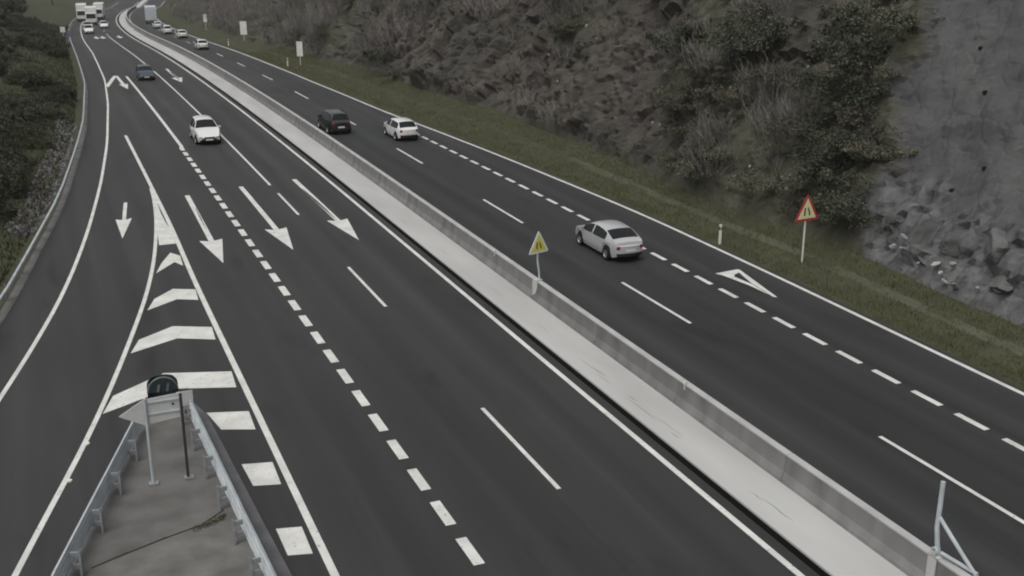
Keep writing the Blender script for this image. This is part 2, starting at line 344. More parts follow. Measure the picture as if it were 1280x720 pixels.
# ------------------------------------------------------------------ cut slope on the right
rng = np.random.default_rng(7)
def cells(a, b, size, seed):
    """nearest jittered-grid cell: two hash values, local offset (faceted blocks)"""
    ga, gb = np.floor(a / size), np.floor(b / size); best = np.full(a.shape, 1e9); second = best.copy(); out = [np.zeros(a.shape) for _ in range(5)]
    def h(i, j, k): s = np.sin(i * 127.1 + j * 311.7 + k * 74.7 + seed * 13.7) * 43758.5453; return s - np.floor(s)
    for di in (-1, 0, 1):
        for dj in (-1, 0, 1):
            i, j = ga + di, gb + dj; ca, cb = (i + h(i, j, 1)) * size, (j + h(i, j, 2)) * size
            d = (a - ca) ** 2 + (b - cb) ** 2; c = d < best
            second = np.where(c, best, np.minimum(second, d))
            vals = (h(i, j, 3), h(i, j, 4) - .5, h(i, j, 5) - .5, (a - ca) / size, (b - cb) / size)
            out = [np.where(c, n_, o_) for n_, o_ in zip(vals, out)]; best = np.where(c, d, best)
    return out, (np.sqrt(second) - np.sqrt(best)) / size
sy = np.concatenate([np.arange(-60, 20, 1.2), np.arange(20, 130, .27), np.arange(130, 300, .9), np.arange(300, 640, 3)])
st = np.concatenate([np.arange(0, 16, .27), np.arange(16, 36, 1.2), np.arange(36, 90, 6)])
SY, ST = np.meshgrid(sy, st, indexing='ij')
def frac(Y, T, s, oc=5, sd=0): return mnoise.fractal(Vector((Y * s, T * s, sd)), 1.0, 2.0, oc)
NZ1 = np.array([[frac(Y, t, .11, 4, 1.7) for t in st] for Y in sy]); NZ2 = np.array([[frac(Y, t, .55, 5, 9.1) for t in st] for Y in sy])
(b1, ta1, tb1, la1, lb1), e1 = cells(SY + .35 * ST + .8 * NZ2, ST * .75, 3.4, 1)
(b2, ta2, tb2, la2, lb2), e2 = cells(SY + .25 * ST + .5 * NZ2, ST * .8, 1.25, 2)
(b3, ta3, tb3, la3, lb3), e3 = cells(SY, ST, .55, 3)
bound = 40.3 + .36 * ST + 1.3 * NZ2 + .8 * np.sin(ST * .9)          # edge between sprayed concrete and bare rock
shot = np.clip((bound - SY) / .7 + .5, 0, 1)
far = np.clip((SY - 118) / 50, 0, 1)
green = np.clip(np.clip((NZ1 - .02) * 3.2, 0, 1) + .75 * far * np.clip(.6 + NZ2, 0, 1) + np.clip(1 - ST / 1.0, 0, 1), 0, 1)
near_bush = np.exp(-(((SY - 46.5) / 5.5) ** 2)) ; green = np.clip(green + .9 * near_bush * (ST < 13), 0, 1)
outcrop = np.exp(-(((SY - 104) / 9) ** 2) - ((ST - 4) / 5) ** 2) + np.exp(-(((SY - 74) / 7) ** 2) - ((ST - 4) / 3.5) ** 2)
green = np.clip(green - 1.1 * outcrop, 0, 1) * (1 - shot)
disp = (1.1 * (b1 - .4) + 1.1 * (ta1 * la1 + tb1 * lb1) + .30 * (b2 - .5) + .40 * (ta2 * la2 + tb2 * lb2) + .07 * (b3 - .5) + .5 * NZ2 - .25 * np.clip(1 - e2 * 6, 0, 1)) * (1 - .55 * green) + 1.3 * NZ1
foot = np.clip(1 - (ST - 3.4 - 1.2 * NZ2) / .9, 0, 1) * shot
sh_d = .55 * NZ1 + .28 * NZ2 + (.7 * (b1 - .4) + .6 * (ta1 * la1 + tb1 * lb1) - .3 * np.clip(1 - e1 * 7, 0, 1)) * np.clip(1 - (ST - 3.2) / 1.5, 0, 1) * .8 + .02 * (b3 - .5) + foot * (.30 * (b2 - .5) + .45 * (ta2 * la2 + tb2 * lb2) - .22 * np.clip(1 - e2 * 7, 0, 1))
disp = disp * (1 - shot) + (sh_d - .35) * shot + .9 * outcrop
disp *= np.clip(ST / 1.2, 0.05, 1)
ang = np.radians(60 - 14 * np.clip((SY - 110) / 80, 0, 1))
tx = np.array([toe_x(Y) + dx(Y) for Y in sy])[:, None]; tz = np.array([zr(Y) for Y in sy])[:, None] + .45
flat = np.clip((ST - 17) / 40, 0, 1); T1 = np.minimum(ST, 30); T2 = np.maximum(ST - 30, 0)
HX = tx + T1 * np.cos(ang) + T2 * .95 - disp * np.sin(ang); HZ = tz + T1 * np.sin(ang) + T2 * .3 + disp * np.cos(ang)
nT = len(st); V = np.stack([HX, SY, HZ], -1).reshape(-1, 3)
idx = np.arange(len(sy) * nT).reshape(len(sy), nT)
F = np.stack([idx[:-1, :-1], idx[:-1, 1:], idx[1:, 1:], idx[1:, :-1]], -1).reshape(-1, 4)[:, ::-1]
hill = obj('cut_slope', mesh('cut_slope', V, F, mat['rock'])); struct(hill)
ca = hill.data.color_attributes.new('zone', 'FLOAT_COLOR', 'POINT')
zc = np.stack([shot, green, foot, np.ones_like(shot)], -1).reshape(-1, 4).astype(np.float32); ca.data.foreach_set('color', zc.ravel())
def on_hill(Y, t):
    i = int(np.clip(np.searchsorted(sy, Y), 0, len(sy) - 1)); j = int(np.clip(np.searchsorted(st, t), 0, nT - 1))
    return Vector((HX[i, j], SY[i, j], HZ[i, j])), float(shot[i, j]), float(green[i, j]), float(outcrop[i, j])

# ------------------------------------------------------------------ bank on the left, behind the guard rail
by = list(np.arange(-60, 60, 4)) + list(np.arange(60, 240, 2)) + list(np.arange(240, 562, 8)); NB = 14; v = []
def bank_pt(Y, d):
    """d metres to the left of the guard rail"""
    z = float(np.interp(d, [0, .6, 2.0, 5, 12, 40, 120], [-.02, 0, .5, 1.5, 3.2, 9, 26])) * float(np.interp(Y, [-60, 40, 80, 560], [.3, .4, 1, 1]))
    return Vector((rail_x(Y) - .1 - d + dx(Y), Y, zr(Y) + z + (0 if d < .5 else .35 * min(1, d / 4) * mnoise.fractal(Vector((d * .3, Y * .3, 5)), 1, 2, 4))))
dd = [0, .3, .6, 1, 1.5, 2, 3, 4, 5.5, 7, 9, 12, 20, 40, 120]
for Y in by:
    for d in dd: v.append(bank_pt(Y, d))
nd = len(dd); f = [(i * nd + j, (i + 1) * nd + j, (i + 1) * nd + j + 1, i * nd + j + 1) for i in range(len(by) - 1) for j in range(nd - 1)]
struct(obj('left_bank', mesh('left_bank', v, [q[::-1] for q in f], mat['verge'], 60)))

# ------------------------------------------------------------------ gore island
gl = [(1.55, 34.7), (.96, 32.4), (.06, 29.4), (-1.0, 26), (-3.2, 18.5), (-9, -2), (-9, -20)]
gr = [(3.35, 34.9), (3.55, 31), (3.75, 27), (3.98, 23), (4.2, 15), (4.3, -2), (4.3, -20)]
poly = gl[::-1] + [(1.75, 35.9), (2.35, 36.6), (3.05, 36.2)] + gr
island = struct(MB().prism(poly, -.1, .09).build('gore_island', mat['gore']))
kp = [(3.05, 36.2), (3.35, 34.9), (3.55, 31), (3.75, 27), (3.98, 23), (4.2, 15), (4.3, -2)]
mb = MB()
for (x0, y0), (x1, y1) in zip(kp[:-1], kp[1:]):
    mb.add([(x0 - .02, y0, .0), (x0 + .34, y0, .0), (x0 + .34, y0, .10), (x0 - .02, y0, .135), (x1 - .02, y1, 0), (x1 + .34, y1, 0), (x1 + .34, y1, .10), (x1 - .02, y1, .135)], [(3, 2, 6, 7), (2, 1, 5, 6), (0, 3, 7, 4), (0, 1, 2, 3), (7, 6, 5, 4)])
mb.build('kerb', mat['kerb'], island)
# construction joint with weeds across the concrete, its step shadow painted near-black
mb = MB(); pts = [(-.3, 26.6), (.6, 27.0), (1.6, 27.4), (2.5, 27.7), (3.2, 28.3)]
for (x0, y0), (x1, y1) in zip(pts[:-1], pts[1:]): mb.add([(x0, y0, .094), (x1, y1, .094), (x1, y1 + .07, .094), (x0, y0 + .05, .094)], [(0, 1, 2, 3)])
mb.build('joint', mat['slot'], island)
MB().prism([(-.35, 26.5), (-9, -1), (-9, -19.5), (4.2, -19.5), (4.15, -2), (3.9, 22), (3.55, 28.2), (3.2, 28.25), (2.5, 27.65), (1.6, 27.35), (.6, 26.95)], .02, .103).build('slab', mat['gore_pale'], island)

# ------------------------------------------------------------------ road markings (children of the carriageways)
def line(name, cx, w, y0, y1, parent, step=2, m='paint'): return sheet(name, lambda Y: cx(Y) - w / 2, lambda Y: cx(Y) + w / 2, .004, y0, y1, step, mat[m], 1, parent)
def poly_mark(name, pts, parent, m='paint', z=.0045):
    v = [(x + dx(y), y, zr(y) + z) for x, y in pts]; return obj(name, mesh(name, v, [tuple(range(len(v)))], mat[m]), parent)
sheet('edge_channel', lambda Y: rail_x(Y) - .06, lambda Y: rail_x(Y) + .30, .004, -40, 330, 2, mat['channel'], 1, road_l)
line('edge_line', ramp_edge, .17, -10, 500, road_l)
line('gore_edge_line', gore_edge, .17, -10, 70.5, road_l, 1.5)
line('gore_edge_line', line_a, .21, -10, 91, road_l)
poly_mark('gore_fill', [(4.44, 57.0), (5.26, 57.0), (5.36, 63), (5.40, 70), (5.05, 65), (4.72, 61)][::1], road_l)
line('median_edge_line', const(15.86), .19, -10, 500, road_l)
line('lane_line', const(12.22), .15, 68.6, 230, road_l)
line('exit_lane_line', const(8.80), .24, 84, 135, road_l, 2)
for k in range(-6, 29): line('exit_lane_dash', const(8.72), .30, 23.25 + 2.12 * k, 23.25 + 2.12 * k + 1.38, road_l, 2)
for y0, y1 in ((-8.5, -2.5), (8.8, 14.9), (26.1, 32.2), (43.5, 49.7), (60.5, 66.2)): line('lane_dash', const(12.23), .14, y0, y1, road_l)
for y0, y1 in [(232 + 17 * k, 237 + 17 * k) for k in range(10)]: line('lane_dash', const(12.23), .14, y0, y1, road_l)
def chevron(apex, left, right, th):
    ax, ay = apex; (lx, ly), (rx, ry) = left, right
    return poly_mark('chevron_marking', [(lx, ly), (ax, ay - th), (rx, ry), (rx + .08, ry + th), (ax, ay), (lx + .42, ly + th * .93)], road_l)
chevron((4.80, 55.4), (3.80, 52.1), (5.10, 52.9), 1.75)
chevron((4.24, 49.4), (2.92, 46.8), (5.07, 47.4), 1.55)
chevron((3.67, 44.4), (1.86, 41.9), (5.02, 42.2), 1.5)
chevron((2.79, 39.4), (.55, 36.5), (4.98, 37.1), 1.55)
for q in ([(3.71, 35.3), (3.96, 33.8), (4.97, 33.4), (5.02, 34.9)], [(4.14, 31.1), (4.22, 29.6), (4.98, 29.4), (5.02, 30.9)], [(4.34, 26.95), (4.36, 25.5), (4.97, 25.35), (5.0, 26.8)], [(4.48, 22.7), (4.5, 21.3), (4.98, 21.2), (5.0, 22.6)]): poly_mark('hatch_bar', q, road_l)
def arrow(xc, ytail, ytip, hl, hw, sw, parent, skew=0):
    L = ytail - ytip; X = lambda y: xc + skew * (y - ytip)
    yb = ytip + hl
    n = max(2, int(L / 3)); sl = [(X(yb + (ytail - yb) * i / n) - sw / 2, yb + (ytail - yb) * i / n) for i in range(n + 1)]
    v = [(xc, ytip), (X(yb) + hw / 2, yb + .25), (X(yb) + sw / 2, yb)] + [(x + sw, y) for x, y in sl[1:]] + [(x, y) for x, y in sl[::-1]] + [(X(yb) - hw / 2, yb + .25)]
    return poly_mark('arrow_marking', v, parent)
arrow(2.84, 67.2, 59.0, 4.0, .85, .20, road_l, .095)
arrow(6.92, 67.7, 52.6, 4.2, 1.15, .28, road_l, .014)
arrow(10.47, 68.9, 53.6, 4.2, 1.15, .28, road_l)
arrow(13.93, 69.7, 54.1, 4.3, 1.15, .28, road_l)
arrow(13.75, 142, 125.5, 5, 1.2, .3, road_l, .01)
for x in (9.9, 11.0, 13.9): arrow(x, 228, 218, 5, 1.3, .35, road_l)
poly_mark('arrow_marking', [(7.95, 121.5), (8.35, 126.6), (8.02, 126.6), (7.95, 135.8), (7.65, 135.8), (7.68, 126.6), (7.4, 126.6)], road_l)
poly_mark('arrow_marking', [(7.85, 136.0), (7.5, 136.2), (6.0, 125.6), (6.25, 124.2)], road_l, z=.0065)
line('median_edge_line', const(19.30), .15, -10, 500, road_r)
line('edge_line', line_d, .20, -10, 500, road_r)
for k in range(-2, 14): line('lane_dash', const(22.98), .15, 25.4 - 5.9 + 17.3 * k, 25.4 + 17.3 * k, road_r)
for k in range(-14, 28): line('climbing_lane_dash', lambda Y: 26.45 + .1 * math.exp(-((Y - 46) / 12) ** 2) - .012 * max(0, Y - 60), .24, 28.6 + 2.055 * k, 28.6 + 1.35 + 2.055 * k, road_r, 2)
# lane-drop arrow: stem, big head turned to the left, hollow between them
poly_mark('merge_arrow_marking', [(27.55, 42.25), (28.02, 41.35), (28.27, 41.75), (28.62, 41.95), (28.93, 42.45)], road_r)
poly_mark('merge_arrow_marking', [(28.95, 42.4), (28.70, 42.15), (28.30, 40.5), (28.02, 38.35), (28.16, 38.25)], road_r, z=.0065)
poly_mark('merge_arrow_marking', [(27.72, 41.9), (28.0, 40.1), (28.03, 38.7), (28.22, 40.2), (28.10, 41.5)], road_r, z=.0055)

for x, y in ((-.02, 34.3), (-.62, 31.9)):
    MB().prism([(x + .07 * math.cos(a), y + .07 * math.sin(a)) for a in [k * math.pi / 4 for k in range(8)]], .0, .05).build('road_stud', mat['white'], road_l)
for Y, tt in ((36.2, 5.6), (38.6, 8.8), (34.6, 7.6), (40.6, 11.0), (33.6, 10.2), (37.4, 4.2)):      # weep holes in the sprayed concrete
    P, *_ = on_hill(Y, tt); MB().tube([P + Vector((.25, 0, .02)), P + Vector((-.10, 0, -.02))], .10, 10).build('weep_pipe', mat['black'], hill)
# ------------------------------------------------------------------ median barrier
bar = thing('median_barrier', 'long grey concrete barrier with pale top edge along the light median strip', 'barrier', (0, 0, 0))
prof = [(-.27, .0), (-.25, .10), (-.15, .30), (-.105, .78), (-.10, .785), (.10, .785), (.105, .78), (.15, .30), (.25, .10), (.27, 0)]
SEG = 6.0
def segment(l):
    v = [(x, y, z) for y in (0, l - .025) for x, z in prof]; n = len(prof)
    return mesh('segment', v, [(j, j + 1, n + j + 1, n + j) for j in range(n - 1)] + [tuple(range(n)), tuple(range(n, 2 * n))[::-1]], mat['barrier'])
segm = segment(SEG)
lit_top_me = MB().box((0, SEG / 2 - .0125, .81), (.235, SEG - .02, .045)).mesh('lit_top', mat['lit_top'])  # strip added on top, coloured pale as if lit from above
k = -2
while k * SEG < 440:
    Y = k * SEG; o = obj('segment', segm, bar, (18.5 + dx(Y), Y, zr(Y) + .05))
    o.rotation_euler = (math.atan2(zr(Y + SEG) - zr(Y), SEG), 0, -math.atan2(dx(Y + SEG) - dx(Y), SEG)); k += 1; obj('lit_top', lit_top_me, o)
def on_barrier(Y): return Vector((18.5 + dx(Y), Y, zr(Y) + .05 + .833))
# small reflector studs on the barrier
for Y, l in ((46.6, 'small white reflector post on barrier top left of median warning sign'), (29.6, 'small pale reflector clipped to barrier face below the median warning sign'), (88, 'small pale reflector post on barrier beside the black car')):
    t = thing('barrier_reflector', l, 'reflector', on_barrier(Y), 0, 'reflectors on the median barrier')
    MB().box((-.11, 0, -.05), (.05, .09, .30)).build('bracket', mat['galv'], t); MB().box((-.14, -.01, .05), (.02, .10, .10)).build('lens', mat['white'], t)

# ------------------------------------------------------------------ guard rails
WP = [(.0, -.155), (.035, -.13), (.075, -.10), (.075, -.055), (.0, -.02), (.0, .02), (.075, .055), (.075, .10), (.035, .13), (.0, .155)]
def beam(path, side, z=.60, k=1.0):
    """W-beam along a path of (x, y, z); side = +1 puts the corrugation to the right of travel"""
    v = []; n = len(WP)
    for i, p in enumerate(path):
        a = Vector(path[max(i - 1, 0)]); b = Vector(path[min(i + 1, len(path) - 1)]); t = (b - a); t.z = 0; t.normalize(); nrm = Vector((t.y, -t.x, 0)) * side
        for q in (1, 0):
            for o, h in (WP if q else WP[::-1]):
                oo = o + (.0 if q else -.012); v.append((p[0] + nrm.x * oo, p[1] + nrm.y * oo, p[2] + z + h * k))
    m = 2 * n
    f = [(i * m + j, i * m + (j + 1) % m, (i + 1) * m + (j + 1) % m, (i + 1) * m + j) for i in range(len(path) - 1) for j in range(m)]
    f += [tuple(range(m)), tuple(range((len(path) - 1) * m, len(path) * m))[::-1]]
    return mesh('beam', v, f, mat['galv'], 30)
post_me = MB().box((0, 0, .30), (.055, .11, .84)).mesh('post', mat['galv_dark'])
post_me_near = MB().box((-.03, 0, .28), (.012, .10, .88)).box((0, .045, .28), (.048, .012, .88)).box((0, -.045, .28), (.048, .012, .88)).mesh('post', mat['galv_mid'])
block_me = MB().box((0, 0, 0), (.20, .055, .13)).mesh('spacer', mat['galv_mid'])
def guardrail(name, label, fx, y0, y1, side, spacing, near=True, base=0):
    t = thing(name, label, 'guard rail', (0, 0, 0))
    ys = np.linspace(y0, y1, max(2, int((y1 - y0) / 3)))
    path = [(fx(Y) + dx(Y), Y, zr(Y) + base) for Y in ys]
    ps = list(np.arange(y0 + .4, y1, spacing))
    sl = 4.0; n = max(1, int((y1 - y0) / sl)) if near else 1
    for i in range(n):           # lapped beam lengths
        a, b = y0 + (y1 - y0) * i / n, y0 + (y1 - y0) * (i + 1) / n
        yy = np.linspace(a, b + (.12 if i < n - 1 else 0), 3 if near else 60)
        for hz in ((.62, .29) if near else (.60,)): obj('beam', beam([(fx(Y) + dx(Y) + side * .004 * (i % 2), Y, zr(Y) + base) for Y in yy], side, hz, 1 if near else .55), t)
    for Y in ps:
        sl_ = math.atan2(fx(Y + 1) + dx(Y + 1) - fx(Y - 1) - dx(Y - 1), 2)
        nx, ny = math.cos(sl_) * -side, math.sin(sl_) * side
        off = .30 if near else .10
        p = obj('post', post_me_near if near else post_me, t, (fx(Y) + dx(Y) + nx * off, Y + ny * off, zr(Y) + base), -sl_)
        for hz in ((.62, .29) if near else ()): obj('spacer', block_me, p, (.135 * side, 0, hz))
    return t
guardrail('guard_rail', 'steel guard rail along the exit lane side of the concrete gore', lambda Y: .56 + .30 * (Y - 30.9), 12, 34.4, -1, 2.0, True, .09)
guardrail('guard_rail', 'steel guard rail on the main carriageway side of the concrete gore', lambda Y: 3.30 + .044 * (30.9 - Y), 8, 34.6, 1, 2.0, True, .09)
guardrail('guard_rail', 'long thin guard rail along the outer left edge below the green bank', lambda Y: rail_x(Y) + .05, 30, 330, 1, 4.0, False)
# white end plate at the tip of the right-hand rail
t = thing('rail_end_plate', 'small pale square plate at the tip of the right gore guard rail', 'plate', (3.02, 34.75, .09))
MB().box((0, -.06, .72), (.50, .03, .62)).build('panel', mat['sign_back'], t); MB().box((0, .02, .42), (.06, .06, 1.0)).build('post', mat['galv_dark'], t)

# ------------------------------------------------------------------ exit sign and nose marker on the gore
es = thing('exit_sign', 'arrow-shaped sign pointing left, pale back, on two posts in the gore', 'sign', (2.05, 30.6, .09))
MB().add([], []).prism([(0, 0), (.93, -.02), (.93, .62), (0, .62)], 0, .03)
def panel(name, pts, y0, y1, m, parent):
    n = len(pts); v = [(x, y0, z) for x, z in pts] + [(x, y1, z) for x, z in pts]
    return obj(name, mesh(name, v, [tuple(range(n)), tuple(range(n, 2 * n))[::-1]] + [((i + 1) % n, i, n + i, n + (i + 1) % n) for i in range(n)], mat[m]), parent)
panel('panel', [(-.47, 1.84), (.50, 1.94), (.50, 2.66), (-.47, 2.60)], .05, .08, 'sign_back', es)
panel('arrow_head', [(-1.18, 2.20), (-.50, 1.82), (-.50, 2.60)], .05, .085, 'sign_back', es)
MB().box((0, .035, 2.50), (1.05, .03, .05)).build('cross_rail', mat['galv'], es); MB().box((0, .035, 2.15), (1.05, .03, .05)).build('cross_rail', mat['galv'], es)
MB().box((.28, .045, 2.36), (.06, .02, .06)).build('bolt', mat['black'], es)
for x, m in ((-.47, 'galv'), (.50, 'dark_post')):
    pp = MB().tube([(x, 0, 0), (x, 0, 2.66)], .042, 8).build('post', mat[m], es, smooth=True)
    MB().box((x + .02, 0, .04), (.26, .22, .06)).build('foot_plate', mat['galv_mid'], pp)
nm = thing('nose_marker', 'rounded dark green marker standing at the tip of the gore behind the arrow sign', 'marker', (2.45, 35.75, .09))
n = 18; v = []; f = []
for zi, (z, r) in enumerate(((0, .47), (.05, .49), (.92, .49), (1.06, .47), (1.16, .40))):
    for k in range(n + 1): a = math.pi * k / n; v.append((r * math.cos(a), r * math.sin(a) * .9, z))
f = [(i * (n + 1) + k, i * (n + 1) + k + 1, (i + 1) * (n + 1) + k + 1, (i + 1) * (n + 1) + k) for i in range(4) for k in range(n)]
sh = obj('shell', mesh('shell', v, f, mat['green_plastic'], 50), nm); md = sh.modifiers.new('thickness', 'SOLIDIFY'); md.thickness = .03
MB().tube([(.47 * math.cos(math.pi * k / 16), 0, .72 + .47 * math.sin(math.pi * k / 16)) for k in range(17)], .035, 6).build('rim', mat['galv_dark'], nm)
MB().prism([(.46 * math.cos(math.pi * k / 16), .72 + .46 * math.sin(math.pi * k / 16)) for k in range(17)], .02, .04).build('back_plate', mat['green_plastic'], nm).rotation_euler = (R(90), 0, 0)
for x in (-.17, .12): panel('stripe', [(x - .03, .72), (x + .05, .72), (x + .10, .98), (x + .02, .98)], -.07, -.055, 'galv_dark', nm)

# ------------------------------------------------------------------ warning signs
def tri(side, r=.0): h = side * .866; return [(-side / 2, 0), (side / 2, 0), (0, h)]
def inset(pts, d):
    cx = sum(p[0] for p in pts) / 3; cz = sum(p[1] for p in pts) / 3; k = 1 - d; return [(cx + (x - cx) * k, cz + (z - cz) * k) for x, z in pts]
def warning_sign(name, label, loc, rz, side, zb, edge, face, post):
    t = thing(name, label, 'sign', loc, rz)
    T = [(x, z + zb) for x, z in tri(side)]
    # rounded corners
    P = []
    for i in range(3):
        a, b, c = Vector(T[i - 1]), Vector(T[i]), Vector(T[(i + 1) % 3])
        P += [tuple(b + (a - b) * .09), tuple(b + ((a - b) + (c - b)) * .022), tuple(b + (c - b) * .09)]
    panel('panel', P, -.045, -.02, edge, t)
    panel('face', [tuple(q) for q in inset(T, .26)], -.051, -.045, face, t)
    s = side
    panel('symbol', [(-.13 * s, zb + .17 * s), (-.07 * s, zb + .17 * s), (-.07 * s, zb + .42 * s), (-.115 * s, zb + .42 * s)], -.056, -.051, 'black', t)
    panel('symbol', [(.07 * s, zb + .17 * s), (.13 * s, zb + .17 * s), (.12 * s, zb + .27 * s), (.06 * s, zb + .36 * s), (.055 * s, zb + .42 * s), (.01 * s, zb + .42 * s), (.02 * s, zb + .34 * s), (.07 * s, zb + .26 * s)], -.056, -.051, 'black', t)
    MB().tube(post, .045, 8).build('post', mat['galv'] if edge != 'red' else mat['rail_paint'], t, smooth=True)
    MB().box((0, -.012, zb + .10 * s), (.5 * s, .02, .05)).build('clamp', mat['galv'], t); MB().box((0, -.012, zb + .42 * s), (.25 * s, .02, .05)).build('clamp', mat['galv'], t)
    return t
vz = zr(42.3) + .1
warning_sign('warning_sign', 'red-edged triangular warning sign with cream face on a post in the verge', (32.35, 42.2, vz), R(6), 1.52, 1.95, 'red', 'cream', [(0, .03, -.3), (0, .03, 2.9)])
bs = warning_sign('warning_sign', 'yellow triangular warning sign on a bent post on the median barrier', on_barrier(41.9), R(18), 1.14, 1.20, 'white', 'yellow', [(.10, .03, -.10), (.10, .03, .28), (.0, .03, .85), (0, .03, 1.9)])
MB().box((-.16, 0, -.36), (.035, .30, .72)).build('clamp_plate', mat['sign_back'], bs); MB().box((-.02, 0, .02), (.34, .26, .03)).build('clamp_plate', mat['galv'], bs)
# folding sign frame on the barrier close to the camera
fr = thing('sign_frame', 'empty metal sign frame with diagonal brace clamped on the barrier', 'sign frame', on_barrier(18.05))
MB().tube([(.02, .0, .02), (-.02, .05, .30), (-.05, .10, .75), (-.02, .12, 1.35), (0, .14, 1.92)], .06, 8).build('post', mat['galv'], fr, smooth=True)
MB().tube([(-.02, .10, 1.02), (.12, -.55, .40), (.2, -1.05, -.02)], .05, 8).build('brace', mat['galv'], fr, smooth=True)
MB().tube([(.02, -.06, .12), (.2, -1.05, .06)], .05, 8).build('foot_bar', mat['galv'], fr, smooth=True)
MB().box((-.17, 0, -.28), (.04, .26, .62)).box((0, 0, .015), (.36, .26, .03)).box((.17, 0, -.2), (.04, .26, .45)).build('clamp', mat['sign_back'], fr)
MB().lathe([(-.03, .10), (.03, .10), (.03, .055), (-.03, .055), (-.03, .10)], 'x', 14, (-.1, .03, .16)).build('hinge', mat['galv'], fr, smooth=True)

# ------------------------------------------------------------------ marker posts and small signs on the right verge
def vz_at(X, Y):
    a = line_d(Y) + .32; b = toe_x(Y) + .6; return zr(Y) + verge_h(min(1, max(0, (X - a) / (b - a))), Y)
def marker_post(X, Y, label):
    X += dx(Y); t = thing('marker_post', label, 'marker post', (X, Y, vz_at(X - dx(Y), Y) - .03), R(-15), 'marker posts in the right verge')
    MB().prism([(-.07, -.05), (.07, -.05), (.05, .05), (-.05, .05)], 0, 1.05).build('post', mat['rail_paint'], t)
    MB().box((0, -.003, .86), (.148, .11, .16)).build('band', mat['black'], t); MB().box((0, -.062, .88), (.06, .012, .10)).build('reflector', mat['yellow'], t)
marker_post(30.55, 46.6, 'white marker post with dark band in the verge left of the red sign')
marker_post(27.9, 139.2, 'small pale marker post beside the nearer white panel sign')
marker_post(27.6, 183, 'tiny pale marker post beside the farther white panel sign')
def panel_sign(X, Y, w, h, zb, label, m='white', rz=-18):
    X += dx(Y); t = thing('panel_sign', label, 'sign', (X, Y, vz_at(X - dx(Y), Y) - .05 if X > 20 else bank_pt(Y, max(0, rail_x(Y) + dx(Y) - X)).z - .05), R(rz))
    panel('panel', [(-w / 2, zb), (w / 2, zb), (w / 2, zb + h), (-w / 2, zb + h)], -.07, -.045, m, t)
    MB().tube([(0, 0, -.2), (0, 0, zb + h)], .045, 6).build('post', mat['rail_paint'], t)
panel_sign(29.3, 138.4, .72, 1.75, 1.15, 'narrow white panel sign on a post at the foot of the slope')
panel_sign(30.9, 188, 1.05, 2.1, 1.0, 'wider white panel sign farther up the right verge')
panel_sign(30.6, 232, .65, 1.5, 1.6, 'distant small white panel sign high on the right verge')
panel_sign(4.2, 212, .8, .9, 1.5, 'distant small white sign beside the left guard rail', 'white', 0)
panel_sign(5.0, 214, .5, 1.6, .3, 'distant bluish sign at the end of the left guard rail', 'blue_panel', 0)

